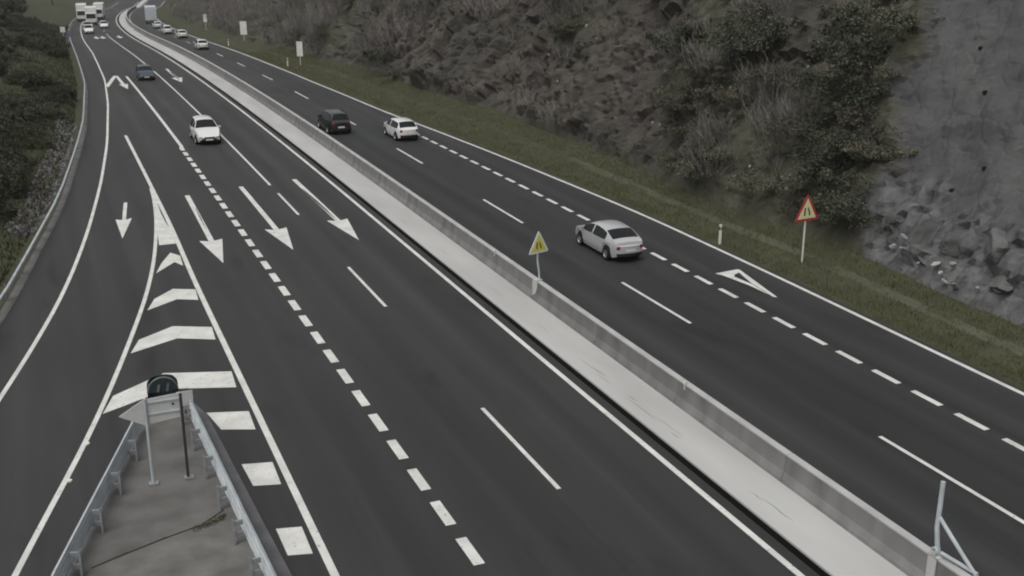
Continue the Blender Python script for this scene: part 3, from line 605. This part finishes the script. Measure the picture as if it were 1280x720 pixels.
# ------------------------------------------------------------------ cars
def car_meshes(kind, L, Wd, prof, belt, cowl, roof_f, roof_r, deck, paint, wheel_r=.31, bp=-.1):
    """Lofted car shell cut into parts. y is forward. prof: top line (y, z) from rear to front."""
    ys = sorted(set([round(y, 3) for y in np.linspace(-L / 2, L / 2, 40)] + [p[0] for p in prof] + [cowl, roof_f, roof_r, deck, bp - .05, bp + .05]))
    py = [p[0] for p in prof]; pz = [p[1] for p in prof]
    wy = (-L / 2 + .80, L / 2 - .85); ar = wheel_r + .06; V = []; NL = 6
    for y in ys:
        zt = float(np.interp(y, py, pz)); u = abs(y) / (L / 2)
        zb = .24 + .10 * max(0, u - .88) / .12
        for w in wy:
            if abs(y - w) < ar: zb = max(zb, wheel_r + math.sqrt(ar * ar - (y - w) ** 2))
        zbelt = min(belt + .03 * (1 - (y + L / 2) / L), zt - .03)
        zb = min(zb, zbelt - .12)
        hw = Wd / 2 * (1 - .22 * u ** 4)
        z4 = zbelt + (zt - zbelt) * .84; z5 = zt - .012 - .03 * min(1, (zt - zbelt) / .4)
        tum = lambda z: hw * .975 - max(0, z - zbelt) * .50
        lv = [(hw * .93, zb), (hw * .99, zb + (zbelt - zb) * .30), (hw, zb + (zbelt - zb) * .66), (hw * .975, zbelt), (tum(z4), z4), (tum(z5) - .045, z5)]
        top = lv[-1][0]
        ring = [(-w, z) for w, z in lv] + [(-top * .55, zt), (0, zt + .012), (top * .55, zt)] + [(w, z) for w, z in lv[::-1]]
        V += [(x, y, z) for x, z in ring]
    K = 2 * NL + 3; N = len(ys); parts = {}
    def put(name, q): parts.setdefault(name, []).append(q)
    for i in range(N - 1):
        ym = (ys[i] + ys[i + 1]) / 2
        for k in range(K - 1):
            q = (i * K + k, (i + 1) * K + k, (i + 1) * K + k + 1, i * K + k + 1); nm_ = 'body'
            if k in (3, 10):
                sd_ = 'L' if k == 3 else 'R'
                if bp + .05 <= ym < roof_f + (cowl - roof_f) * .62: nm_ = 'side_window:front' + sd_
                elif roof_r - (roof_r - deck) * .35 < ym <= bp - .05: nm_ = 'side_window:rear' + sd_
            if 5 <= k <= 8 or (k in (4, 9) and False):
                if roof_f < ym < cowl - .02: nm_ = 'windshield'
                elif deck + .03 < ym < roof_r: nm_ = 'rear_window'
            if k in (0, 13) and nm_ == 'body' : nm_ = 'sill' if ys[i] > wy[0] and ys[i + 1] < wy[1] and abs(ym) < L / 2 - 1.2 else 'body'
            put(nm_, q)
        put('underbody', (i * K + K - 1, (i + 1) * K + K - 1, (i + 1) * K, i * K))
    cols = 8
    for end, sgn in ((0, -1), (N - 1, 1)):
        base = len(V); rows = []
        for l in range(NL):
            a = V[end * K + l]; row = [end * K + l]
            for c in range(1, cols):
                t = -1 + 2 * c / cols; V.append((-a[0] * t, a[1] + sgn * .13 * (1 - t ** 2) * (1 if l < 4 else .4), a[2])); row.append(len(V) - 1)
            row.append(end * K + K - 1 - l); rows.append(row)
        # V.x: a[0] is negative on the left, so -a[0]*t runs left to right
        for l in range(NL - 1):
            for c in range(cols):
                q = (rows[l][c], rows[l][c + 1], rows[l + 1][c + 1], rows[l + 1][c]); 
                if sgn > 0: q = q[::-1]
                edge_ = c in (0, cols - 1); sd_ = 'L' if c == 0 else 'R'
                if sgn < 0: nm_ = 'bumper:rear' if l == 0 else ('tail_light:' + sd_ if l == 2 and edge_ else 'body')
                else: nm_ = 'bumper:front' if l == 0 else ('headlight:' + sd_ if l == 2 and edge_ else ('grille' if (l == 1 and 0 < c < cols - 1) or (l == 2 and 1 < c < cols - 2) else 'body'))
                put(nm_, q)
        tops = rows[-1]; ring = [end * K + NL - 1 + k for k in range(5)]
        put('body', tuple(tops + ring[::-1][1:-1]) if sgn < 0 else tuple((tops + ring[::-1][1:-1])[::-1]))
    mm = {'body': paint, 'underbody': 'trim', 'sill': paint, 'windshield': 'glass', 'rear_window': 'glass', 'side_window': 'glass', 'bumper': 'trim', 'tail_light': 'tail', 'headlight': 'head', 'grille': 'trim'}
    out = []
    for nm_, fs in parts.items():
        kind_ = nm_.split(':')[0]; used = sorted({i for q in fs for i in q}); mp = {o: i for i, o in enumerate(used)}
        out.append((kind_, mesh(kind_, [V[i] for i in used], [tuple(mp[i] for i in q) for q in fs], mat[mm[kind_]], 38)))
    return out, wy, wheel_r
def wheel_mesh(r):
    ty = MB().lathe([(-.10, r * .62), (-.10, r * .93), (-.07, r), (.07, r), (.10, r * .93), (.10, r * .62)], 'x', 20).mesh('tyre', mat['tyre'], 40)
    mb = MB().lathe([(.075, 0.001), (.085, r * .18), (.06, r * .2), (.055, r * .55), (.098, r * .60), (.098, r * .64)], 'x', 20)
    for k in range(5):
        a = 2 * math.pi * k / 5; mb.add([(.09, math.cos(a + s) * q, math.sin(a + s) * q) for q, s in ((r * .15, -.3), (r * .15, .3), (r * .6, .11), (r * .6, -.11))], [(0, 1, 2, 3)])
    return ty, mb.mesh('rim', mat['rim'], 40)
def build_car(kind, paint, label, loc, rz, group=None, name='car'):
    spec = dict(
        hatch=dict(L=4.25, Wd=1.78, prof=[(-2.125, .93), (-2.08, 1.0), (-1.98, 1.05), (-1.55, 1.40), (-1.3, 1.45), (-.4, 1.48), (.3, 1.43), (1.12, 1.04), (1.6, .92), (1.95, .78), (2.125, .60)], belt=.93, cowl=1.12, roof_f=.3, roof_r=-1.5, deck=-2.0),
        sedan=dict(L=4.5, Wd=1.80, prof=[(-2.25, .86), (-2.21, 1.0), (-2.05, 1.08), (-1.85, 1.12), (-1.2, 1.37), (-.85, 1.44), (-.3, 1.48), (.1, 1.47), (.5, 1.40), (1.3, 1.04), (1.7, .94), (2.05, .80), (2.25, .60)], belt=.95, cowl=1.3, roof_f=.5, roof_r=-1.1, deck=-1.86, wheel_r=.33, bp=.0),
        suv=dict(L=4.5, Wd=1.86, prof=[(-2.25, .98), (-2.2, 1.08), (-2.12, 1.12), (-1.9, 1.58), (-1.6, 1.64), (-.4, 1.68), (.35, 1.62), (1.12, 1.14), (1.6, 1.06), (2.0, .94), (2.25, .68)], belt=1.03, cowl=1.12, roof_f=.35, roof_r=-1.88, deck=-2.13, wheel_r=.35))[kind]
    pm, wy, wr = car_meshes(kind, paint=paint, **spec)
    t = thing(name, label, 'car', loc, rz, group); Wd, L = spec['Wd'], spec['L']
    for nm_, me in pm: obj(nm_, me, t)
    ty, rim = wheel_mesh(wr)
    for y in wy:
        for s in (-1, 1):
            w = obj('wheel', MB().lathe([(-.09, .06), (-.09, .12), (-.05, .12), (-.05, .06)], 'x', 10).mesh('wheel', mat['trim']), t, (s * (Wd / 2 - .12), y, wr), 0 if s > 0 else math.pi)
            obj('tyre', ty, w); obj('rim', rim, w)
    MB().box((0, -L / 2 - .137, .62), (.52, .012, .115)).build('licence_plate', mat['plate'], t)
    MB().box((0, L / 2 + .137, .46), (.52, .012, .115)).build('licence_plate', mat['plate'], t)
    for s in (-1, 1): MB().prism([(s * (Wd / 2 - .04), spec['cowl'] - .40), (s * (Wd / 2 + .16), spec['cowl'] - .44), (s * (Wd / 2 + .16), spec['cowl'] - .34), (s * (Wd / 2 - .04), spec['cowl'] - .26)][::s], spec['belt'] + .01, spec['belt'] + .15).build('mirror', mat[paint], t)
    return t
def at(X, Y): return (X + dx(Y), Y, zr(Y) + .003)
pi = math.pi
build_car('sedan', 'car_silver', 'silver car driving away in the middle right lane near the median sign', at(24.75, 47.6), 0)
wh = build_car('hatch', 'car_white', 'white car driving away by the edge line behind the silver car', at(24.65, 81.8), 0)
build_car('suv', 'car_black', 'black off-road car driving away next to the median barrier', at(20.75, 86.8), 0)
wf = build_car('suv', 'car_white', 'white car coming towards the camera in the middle left lane', at(10.78, 86.2), pi)
nv = build_car('hatch', 'car_navy', 'small dark blue car coming down the left carriageway behind the white one', at(10.5, 131), pi)
dup(wh, at(22.4, 175), 0, 'distant white car, nearest of the row on the far right carriageway')
dup(wh, at(23.7, 211), 0, 'distant white car, second of the far row on the right carriageway')
dup(wf, at(22.9, 229), 0, 'distant white off-road car, third of the far row on the right carriageway')
dup(wh, at(23.2, 257), 0, 'distant white car, last of the far row, just before the grey truck')
dup(wf, at(9.1, 242), pi, 'distant white car coming on in front of the white truck')
dup(wf, at(9.3, 262), pi, 'distant white car directly before the bumper of the first white truck')
dup(wh, at(12.6, 268), pi, 'distant white car coming on at the right of the white truck')

# ------------------------------------------------------------------ trucks far away
def truck(label, loc, rz, m, L=9.0, h=3.9):
    t = thing('truck', label, 'truck', loc, rz)
    b = MB().box((0, -1.2, (h + 1.0) / 2), (2.5, L - 2.2, h - 1.0)).build('cargo_box', mat[m], t)
    for s in (-1, 1): MB().box((s * .62, -1.2 - (L - 2.2) / 2 - .012, (h + 1.0) / 2), (1.2, .02, h - 1.15)).build('rear_door', mat[m], b)
    MB().box((0, -1.0, .82), (.9, L - 1.4, .26)).build('chassis', mat['trim'], t)
    y0, y1 = L / 2 - 2.1, L / 2
    c = MB().add([(-1.2, y0, .5), (1.2, y0, .5), (1.2, y1, .5), (-1.2, y1, .5), (-1.2, y0, 3.0), (1.2, y0, 3.0), (1.12, y1 - .35, 3.0), (-1.12, y1 - .35, 3.0), (-1.2, y1, 1.7), (1.2, y1, 1.7)],
                 [(0, 3, 2, 1), (0, 1, 5, 4), (4, 5, 6, 7), (3, 8, 9, 2), (8, 7, 6, 9), (1, 2, 9, 6, 5), (0, 4, 7, 8, 3)]).build('cab', mat['truck_white'], t)
    MB().add([(-1.05, y1 + .0 + .006, 1.78), (1.05, y1 + .006, 1.78), (1.0, y1 - .28 + .012, 2.82), (-1.0, y1 - .28 + .012, 2.82)], [(0, 3, 2, 1)][::1]).build('windshield', mat['glass'], c)
    MB().box((0, y1 + .03, .72), (2.4, .08, .42)).build('bumper', mat['trim'], t)
    for s in (-1, 1):
        MB().box((s * .95, y1 + .02, 1.08), (.34, .04, .18)).build('headlight', mat['head'], t)
        MB().box((s * 1.215, y1 - .75, 2.2), (.02, .8, .7)).build('side_window', mat['glass'], c)
        MB().box((s * 1.0, -1.2 - (L - 2.2) / 2 - .03, .85), (.3, .04, .14)).build('tail_light', mat['tail'], t)
        for y in (y1 - 1.0, -L / 2 + 1.6, -L / 2 + 2.75):
            w = MB().lathe([(-.14, .2), (-.14, .49), (.14, .49), (.14, .2)], 'x', 16).build('wheel', mat['tyre'], t, (s * 1.05, y, .49)); MB().lathe([(.1 * s, .001), (.1 * s, .26)], 'x', 14).build('rim', mat['rim'], w)
truck('big white box truck coming on at the far end of the left carriageway', at(10.2, 290), pi + R(-3), 'truck_white', 10, 4.0)
truck('second white box truck beside the first at the far left carriageway', at(7.6, 318), pi + R(-3), 'truck_white', 10, 4.2)
truck('third white box truck, farthest of the oncoming ones on the left carriageway', at(11.6, 330), pi + R(-6), 'truck_white', 10, 4.1)
truck('grey-white box truck driving away at the far end of the right carriageway', at(23.6, 288), R(-4), 'truck_grey', 9, 4.0)

# ------------------------------------------------------------------ vegetation
def leaf_cloud(seed, rx, rz_, n, size, lobes=7, flat=.55):
    r = np.random.default_rng(seed); P = []
    cs = [(r.normal(0, rx * .62), r.normal(0, rx * .62), rz_ * (.10 + .85 * r.random())) for _ in range(lobes)]; rs = [rx * (.16 + .40 * r.random() ** 1.5) for _ in range(lobes)]
    for i in range(n):
        k = r.integers(lobes); d = r.normal(size=3); d /= np.linalg.norm(d); q = rs[k] * (r.random() ** .45) * (1.25 if r.random() < .12 else 1) * (1 + .25 * math.sin(5 * d[0] + 3 * d[1] + k))
        p = np.array(cs[k]) + d * q * np.array([1, 1, rz_ / rx * .6 if rz_ > rx else .8]); 
        if p[2] > .02: P.append(p)
    P = np.array(P); m = len(P); a = r.normal(size=(m, 3)); a /= np.linalg.norm(a, axis=1)[:, None]; b = np.cross(a, r.normal(size=(m, 3))); b /= np.linalg.norm(b, axis=1)[:, None]
    s = size * (.5 + r.random((m, 1))); V = np.stack([P - a * s, P + b * s * flat, P + a * s, P - b * s * flat], 1).reshape(-1, 3)
    return V, np.arange(4 * m).reshape(m, 4)
def foliage(name, seed, rx, rz_, n, size, m, lobes=7): v, f = leaf_cloud(seed, rx, rz_, n, size, lobes); return mesh(name, v, f, mat[m])
def twigs(seed, n, h, spread, m, thick=.018):
    r = random.Random(seed); mb = MB()
    for i in range(n):
        a = r.uniform(0, 2 * pi); b = r.uniform(0, .35) * spread; p = Vector((math.cos(a) * b, math.sin(a) * b, 0)); d = Vector((math.cos(a) * r.uniform(.1, .75), math.sin(a) * r.uniform(.1, .75), 1)).normalized()
        l = h * r.uniform(.55, 1.05); pts = [p]
        for k in range(3): d = (d + Vector((r.uniform(-.3, .3), r.uniform(-.3, .3), r.uniform(-.12, .1)))).normalized(); pts.append(pts[-1] + d * l / 3)
        w = thick * r.uniform(.6, 1.4); mb.tube(pts, [w, w * .8, w * .6, w * .25], 3)
        for j in range(3):
            q = pts[1].lerp(pts[3], r.random()); e = (d + Vector((r.uniform(-1, 1), r.uniform(-1, 1), r.uniform(-.2, .5)))).normalized(); mb.tube([q, q + e * l * .2, q + e * l * .34 + Vector((0, 0, r.uniform(-.1, .1)))], [w * .5, w * .4, w * .15], 3)
    return mb.mesh('stems', mat[m])
def stem_mesh(seed, h, n=4, w=.05):
    r = random.Random(seed); mb = MB()
    for i in range(n):
        a = r.uniform(0, 6.28); mb.tube([(0, 0, -.2), (math.cos(a) * h * .15, math.sin(a) * h * .15, h * .4), (math.cos(a) * h * .35, math.sin(a) * h * .35, h * .85)], [w, w * .7, w * .25], 5)
    return mb.mesh('stem', mat['bark'])
SH = {}
def proto(key, fol, stems): SH[key] = (fol, stems)
for i in range(3):
    proto('dark%d' % i, foliage('foliage', 10 + i, 1.0, .85, 7000, .040, 'leaf_dark', 26), stem_mesh(i, 1.2))
    proto('mid%d' % i, foliage('foliage', 20 + i, 1.0, .7, 5200, .040, 'leaf_mid', 24), stem_mesh(30 + i, 1.0))
    proto('olive%d' % i, foliage('foliage', 30 + i, 1.0, .55, 4600, .038, 'leaf_olive', 24), stem_mesh(60 + i, .9))
    proto('left%d' % i, foliage('foliage', 40 + i, 1.0, .75, 5200, .048, 'leaf_left', 22), stem_mesh(90 + i, 1.0))
    proto('bare%d' % i, None, twigs(70 + i, 60, 1.25, 2.6, 'twig', .011))
    proto('pale%d' % i, None, twigs(80 + i, 9, 1.7, .8, 'twig_pale', .016))
def plant(key, P, s, label, group, name='shrub', cat='shrub', sz=1.0, rz=None):
    fol, stems = SH[key]; t = thing(name, label, cat, P, random.uniform(0, 6.28) if rz is None else rz, group); t.scale = (s, s, s * sz)
    if fol: obj('foliage', fol, t); obj('stem', stems, t)
    else: obj('stems', stems, t)
    return t
random.seed(11)
def zone(Y, tt):
    a = 'beside the sprayed concrete' if Y < 51 else 'above the marker post' if Y < 60 else 'above the silver car' if Y < 80 else 'between the silver and the white car' if Y < 105 else 'behind the white and the black car' if Y < 145 else 'beyond the white panel signs'
    return ('low on the slope ' if tt < 4 else 'halfway up the slope ' if tt < 9 else 'high on the slope ') + a
KIND = dict(dark='dark green', mid='mid green', olive='olive brown', left='grey green', bare='grey', pale='pale')
# the big dark shrubs beside the sprayed concrete, one by one
for Y, tt, s, k, l in ((45.2, 3.6, 2.1, 'dark0', 'large dark green shrub above the red-edged warning sign'), (43.6, 5.4, 1.8, 'dark1', 'dark shrub hanging over the edge of the sprayed concrete'), (46.6, 9.2, 2.2, 'dark2', 'dark green bush high on the slope at the concrete edge'), (48.8, 11.6, 2.2, 'mid0', 'bush at the top of the slope left of the concrete'),
                       (45.4, 6.9, 1.7, 'olive0', 'olive coloured bush in the middle of the green strip by the concrete'), (42.6, 2.2, 1.3, 'mid1', 'low green bush at the foot of the sprayed concrete edge'), (46.6, 1.6, 1.1, 'mid2', 'low bush behind the post of the red-edged warning sign'), (55.0, 9.6, 2.3, 'dark1', 'dark bush high on the slope left of the pale stones'), (61.5, 8.6, 2.2, 'dark0', 'dark ivy clump high on the rock in the middle of the cut'),
                       (117, 1.6, 2.6, 'dark2', 'dark round bush at the foot of the slope behind the white car'), (112.5, .9, 1.5, 'mid0', 'low green bush right of the dark round one at the slope foot'), (58.5, 1.4, 1.1, 'olive1', 'olive bush at the slope foot above the marker post')):
    P, *_ = on_hill(Y, tt); plant(k, P + Vector((-.1, 0, -.7)), s * .86, l, None)
cnt = {'green': 0, 'bare': 0, 'pale': 0}
def free(Y, tt):
    P, sh, g, oc = on_hill(Y, tt); return P, sh < .1, g, oc
while cnt['green'] < 125:
    Y = 42 + (20 * random.random() if cnt['green'] % 3 == 0 else 150 * random.random() ** 1.25); tt = .6 + 14 * random.random(); P, ok, g, oc = free(Y, tt)
    if not ok or oc > .35 or random.random() > .12 + .8 * g: continue
    key = random.choice(['dark', 'mid', 'mid', 'olive', 'olive']); l = 'small %s bush %s' % (KIND[key], zone(Y, tt)); plant(key + str(random.randrange(3)), P + Vector((0, 0, -.3)), random.uniform(.6, 1.7), l, l.replace('bush', 'bushes'), sz=random.uniform(.5, .9)); cnt['green'] += 1
while cnt['bare'] < 260:
    Y = 48 + 250 * random.random() ** 1.35; tt = .5 + 13 * random.random(); P, ok, g, oc = free(Y, tt)
    if not ok or oc > .5 or (Y < 100 and random.random() > .6): continue
    plant('bare%d' % random.randrange(3), P + Vector((0, 0, -.15)), random.uniform(.9, 1.9) * (1 + .4 * (Y > 120)), 'leafless grey brush ' + zone(Y, tt), 'leafless brush ' + zone(Y, tt), 'bare_shrub'); cnt['bare'] += 1
while cnt['pale'] < 26:
    Y = 50 + 120 * random.random(); tt = .8 + 9 * random.random(); P, ok, g, oc = free(Y, tt)
    if not ok: continue
    plant('pale%d' % random.randrange(3), P + Vector((0, 0, -.1)), random.uniform(.6, 1.3), 'pale dead stems ' + zone(Y, tt), 'pale dead stems ' + zone(Y, tt), 'dead_stems', 'dead plant'); cnt['pale'] += 1

# left bank: bushes near the rail and a few trees far up
random.seed(21)
for i in range(230):
    Y = 62 + 190 * random.random() ** 1.2; d = random.choice([random.uniform(1.5, 5), random.uniform(3, 14)])
    if 60 < Y < 100 and d < 2.6: d += 1.6
    if 118 < Y < 160 and d < 7: continue
    P = bank_pt(Y, d); key = random.choice(['left', 'left', 'left', 'dark']); l = '%s bush %s left bank, %s' % (KIND[key], 'close to the guard rail on the' if d < 4 else 'farther up the', 'behind the rubble apron' if Y < 105 else 'on the knoll' if Y < 180 else 'near the far trucks'); plant(key + str(random.randrange(3)), P + Vector((0, 0, -.25)), random.uniform(.7, 1.35) * (1 + .012 * d * 4), l, l.replace('bush', 'bushes'))
tree_fol = [foliage('crown', 50 + i, 2.4, 3.2, 5200, .17, 'leaf_dark', 16) for i in range(2)]
def tree_stem(seed):
    r = random.Random(seed); mb = MB().tube([(0, 0, -.4), (.1, .05, 1.5), (.0, .15, 3.0), (.15, .1, 4.6)], [.2, .16, .12, .05], 7)
    for i in range(7): a = r.uniform(0, 6.28); z = r.uniform(1.4, 3.6); mb.tube([(.05, .08, z), (math.cos(a) * .8, math.sin(a) * .8, z + .7), (math.cos(a) * 1.6, math.sin(a) * 1.6, z + 1.5)], [.07, .05, .02], 5)
    return mb.mesh('trunk', mat['bark'])
tstem = [tree_stem(i) for i in range(2)]
for i in range(34):
    Y = random.uniform(165, 420) if i % 2 else random.uniform(95, 260); d = random.uniform(9, 30) if i % 2 else random.uniform(10, 22)
    if Y < 130: d += 4
    P = bank_pt(Y, d); t = thing('broadleaf_tree', 'dark broadleaf tree on the left bank ' + ('near the blue sign' if Y < 240 else 'level with the white trucks' if Y < 330 else 'beyond the white trucks'), 'tree', P, random.uniform(0, 6.28), 'trees on the left bank ' + ('near' if Y < 240 else 'middle' if Y < 330 else 'far'))
    s = random.uniform(.8, 1.3); t.scale = (s, s, s); k = i % 2; obj('crown', tree_fol[k], t, (0, 0, 1.4)); obj('trunk', tstem[k], t)

# ------------------------------------------------------------------ grass (nobody could count it)
def grass(name, pts, hmin, hmax, wid, m, seed):
    r = np.random.default_rng(seed); P = np.array(pts); n = len(P); a = r.uniform(0, 2 * pi, n); w = wid * (.6 + .8 * r.random(n)); h = hmin + (hmax - hmin) * r.random(n)
    ox, oy = np.cos(a) * w, np.sin(a) * w; lean = r.normal(0, .35, (n, 2)) * h[:, None]
    V = np.stack([P - np.stack([ox, oy, np.full(n, .02)], 1), P + np.stack([ox, oy, np.full(n, -.02)], 1), P + np.stack([lean[:, 0], lean[:, 1], h], 1)], 1).reshape(-1, 3)
    return obj(name, mesh(name, V, np.arange(3 * n).reshape(n, 3), mat[m]))
r = np.random.default_rng(3); pts = []; pts2 = []
for _ in range(70000):
    Y = 14 + 150 * r.random() ** 1.5; d = r.random() ** .8; a = line_d(Y) + .32; b = toe_x(Y) + .6
    if .47 < d < .62 and r.random() < .75: continue
    p = (a + (b - a) * (.03 + .97 * d) + dx(Y), Y, zr(Y) + verge_h(.03 + .97 * d, Y)); (pts2 if r.random() < .16 else pts).append(p)
tag(grass('verge_grass', pts, .06, .20, .022, 'grass', 1), 'short green grass growing along the right verge', 'grass', kind='stuff')
tag(grass('dry_verge_grass', pts2, .08, .26, .018, 'dry_grass', 2), 'dry straw-coloured grass mixed into the right verge', 'grass', kind='stuff')
pts = []
for _ in range(500):
    x = 2.2 + 1.0 * r.random() ** .6; pts.append((x, 27.55 + (x - 2.4) * .5 + r.normal(0, .08), .10))
tag(grass('joint_weeds', pts, .02, .09, .015, 'dry_grass', 6), 'thin dry weeds in the joint of the gore concrete', 'grass', kind='stuff')
pts = []
for _ in range(22000):
    Y = 40 + 190 * r.random() ** 1.4; d = .6 + 9 * r.random() ** 1.3; p = bank_pt(Y, d); pts.append((p.x, p.y, p.z))
tag(grass('bank_grass', pts, .12, .42, .05, 'bank_grass', 4), 'rough grass covering the left bank', 'grass', kind='stuff')

# ------------------------------------------------------------------ stones
def rock_mesh(seed, m, sub=2):
    bm = bmesh.new(); bmesh.ops.create_icosphere(bm, subdivisions=sub, radius=1)
    r = random.Random(seed); planes = [(Vector((r.gauss(0, 1), r.gauss(0, 1), r.gauss(0, 1))).normalized(), r.uniform(.45, .85)) for _ in range(13)]
    for v_ in bm.verts:
        for nrm, d in planes:
            k = v_.co.dot(nrm) - d
            if k > 0: v_.co -= nrm * k
        v_.co *= 1 + .12 * mnoise.noise(v_.co * 2.3 + Vector((seed, 0, 0)))
    me = bpy.data.meshes.new('stone'); bm.to_mesh(me); bm.free(); me.materials.append(mat[m]); return me
bould = [rock_mesh(i, 'stone', 3) for i in range(5)]; pale = [rock_mesh(20 + i, 'pale_stone', 2) for i in range(3)]
random.seed(9)
BL = [((37.6, 2.0), (1.15, .75, .95), 'big angular grey boulder at the foot of the sprayed concrete'), ((35.4, 2.1), (.8, .6, .6), 'boulder wedged right of the big angular one'), ((33.6, 2.4), (1.2, .8, 1.0), 'large leaning block at the right edge of the slope foot'), ((36.3, 1.0), (.6, .5, .45), 'low stone beneath the big angular boulder'), ((32.2, 1.2), (.9, .7, .7), 'rounded boulder low at the right edge by the grass'), ((34.2, .8), (.55, .45, .4), 'small boulder by the pale rubble in the grass'), ((39.4, 1.3), (.5, .4, .4), 'small boulder at the left end of the boulder row')]
for i, ((Y, tt), sc, l) in enumerate(BL):
    P, *_ = on_hill(Y, tt); o = tag(obj('boulder', bould[i % 5], None, P + Vector((.15, 0, -.1)), random.uniform(0, 6)), l, 'boulder'); o.scale = sc
for i, (Y, tt) in enumerate([(35.9, .9), (35.3, .8), (34.7, .5), (37.0, .75), (38.3, 1.6), (34.3, .45), (36.6, 1.3), (37.6, 1.0), (33.2, .6), (35.0, 1.2), (32.4, .9), (38.9, .9)]):
    P, *_ = on_hill(Y, tt); o = tag(obj('pale_stone', pale[i % 3], None, P + Vector((-.25, 0, .1)), random.uniform(0, 6)), 'pale broken stone in the rubble at the foot of the concrete', 'stone', 'pale rubble stones at the slope foot'); o.scale = (random.uniform(.12, .34), random.uniform(.08, .2), random.uniform(.06, .2)); o.rotation_euler = (random.uniform(-.6, .6), random.uniform(-.6, .6), random.uniform(0, 6))
for i in range(9):
    P, *_ = on_hill(48.4 + random.uniform(-.8, .8), 8.7 + random.uniform(-.7, .9)); o = tag(obj('pale_stone', pale[i % 3], None, P + Vector((-.3, 0, .15)), random.uniform(0, 6)), 'bright pale stone lodged high in the scrub right of centre', 'stone', 'pale stones high in the scrub'); o.scale = (.13, .12, .24)
for i in range(16):
    P, sh, g, oc = on_hill(random.uniform(50, 85), random.uniform(2, 9)); o = tag(obj('pale_stone', pale[i % 3], None, P + Vector((-.12, 0, .05)), random.uniform(0, 6)), 'single light fleck of stone on the dark rock', 'stone', 'light flecks of stone on the rock face'); o.scale = (.10, .09, .17)
# stone apron behind the left guard rail
mb = MB(); ico = rock_mesh(77, 'riprap', 1); iv = [v_.co.copy() for v_ in ico.vertices]; if_ = [tuple(p.vertices) for p in ico.polygons]
for i in range(900):
    Y = random.uniform(61, 99); d = random.uniform(.35, 1.75); P = bank_pt(Y, d); s = random.uniform(.10, .24); a = random.uniform(0, 6.28); ca_, sa_ = math.cos(a), math.sin(a)
    mb.add([(P.x + (q.x * ca_ - q.y * sa_) * s, P.y + (q.x * sa_ + q.y * ca_) * s, P.z + q.z * s * .7) for q in iv], if_)
tag(mb.build('stone_apron', mat['riprap']), 'grey rubble apron behind the left guard rail', 'rubble', kind='stuff')

# ------------------------------------------------------------------ far wooded hills beyond the bend
v = []; nx_, ny_ = 40, 14
for j in range(ny_):
    for i in range(nx_):
        x = -700 + 1400 * i / (nx_ - 1); y = 600 + 700 * j / (ny_ - 1); v.append((x, y, -13 + 90 * (j / (ny_ - 1)) ** .8 + (14 * mnoise.fractal(Vector((x, y, 0)) * .006, 1, 2, 4) if j else -1)))
struct(obj('hills', mesh('hills', v, [(j * nx_ + i, j * nx_ + i + 1, (j + 1) * nx_ + i + 1, (j + 1) * nx_ + i) for j in range(ny_ - 1) for i in range(nx_ - 1)], mat['ground'], 60)))

# ------------------------------------------------------------------ thin haze that pales the far end of the road
hz = MB().box((0, 850, 52.5), (3040, 3160, 139)).build('haze', None)
hm = bpy.data.materials.new('haze'); hm.use_nodes = True; hn = hm.node_tree; hn.nodes.clear()
ho = hn.nodes.new('ShaderNodeOutputMaterial'); hv = hn.nodes.new('ShaderNodeVolumePrincipled'); hv.inputs['Color'].default_value = (.9, .91, .92, 1); hv.inputs['Density'].default_value = .0002; hv.inputs['Anisotropy'].default_value = .2
hn.links.new(hv.outputs[0], ho.inputs['Volume']); hz.data.materials.append(hm); hz['kind'] = 'stuff'; hz['label'] = 'thin pale haze over the far end of the road'; hz['category'] = 'haze'
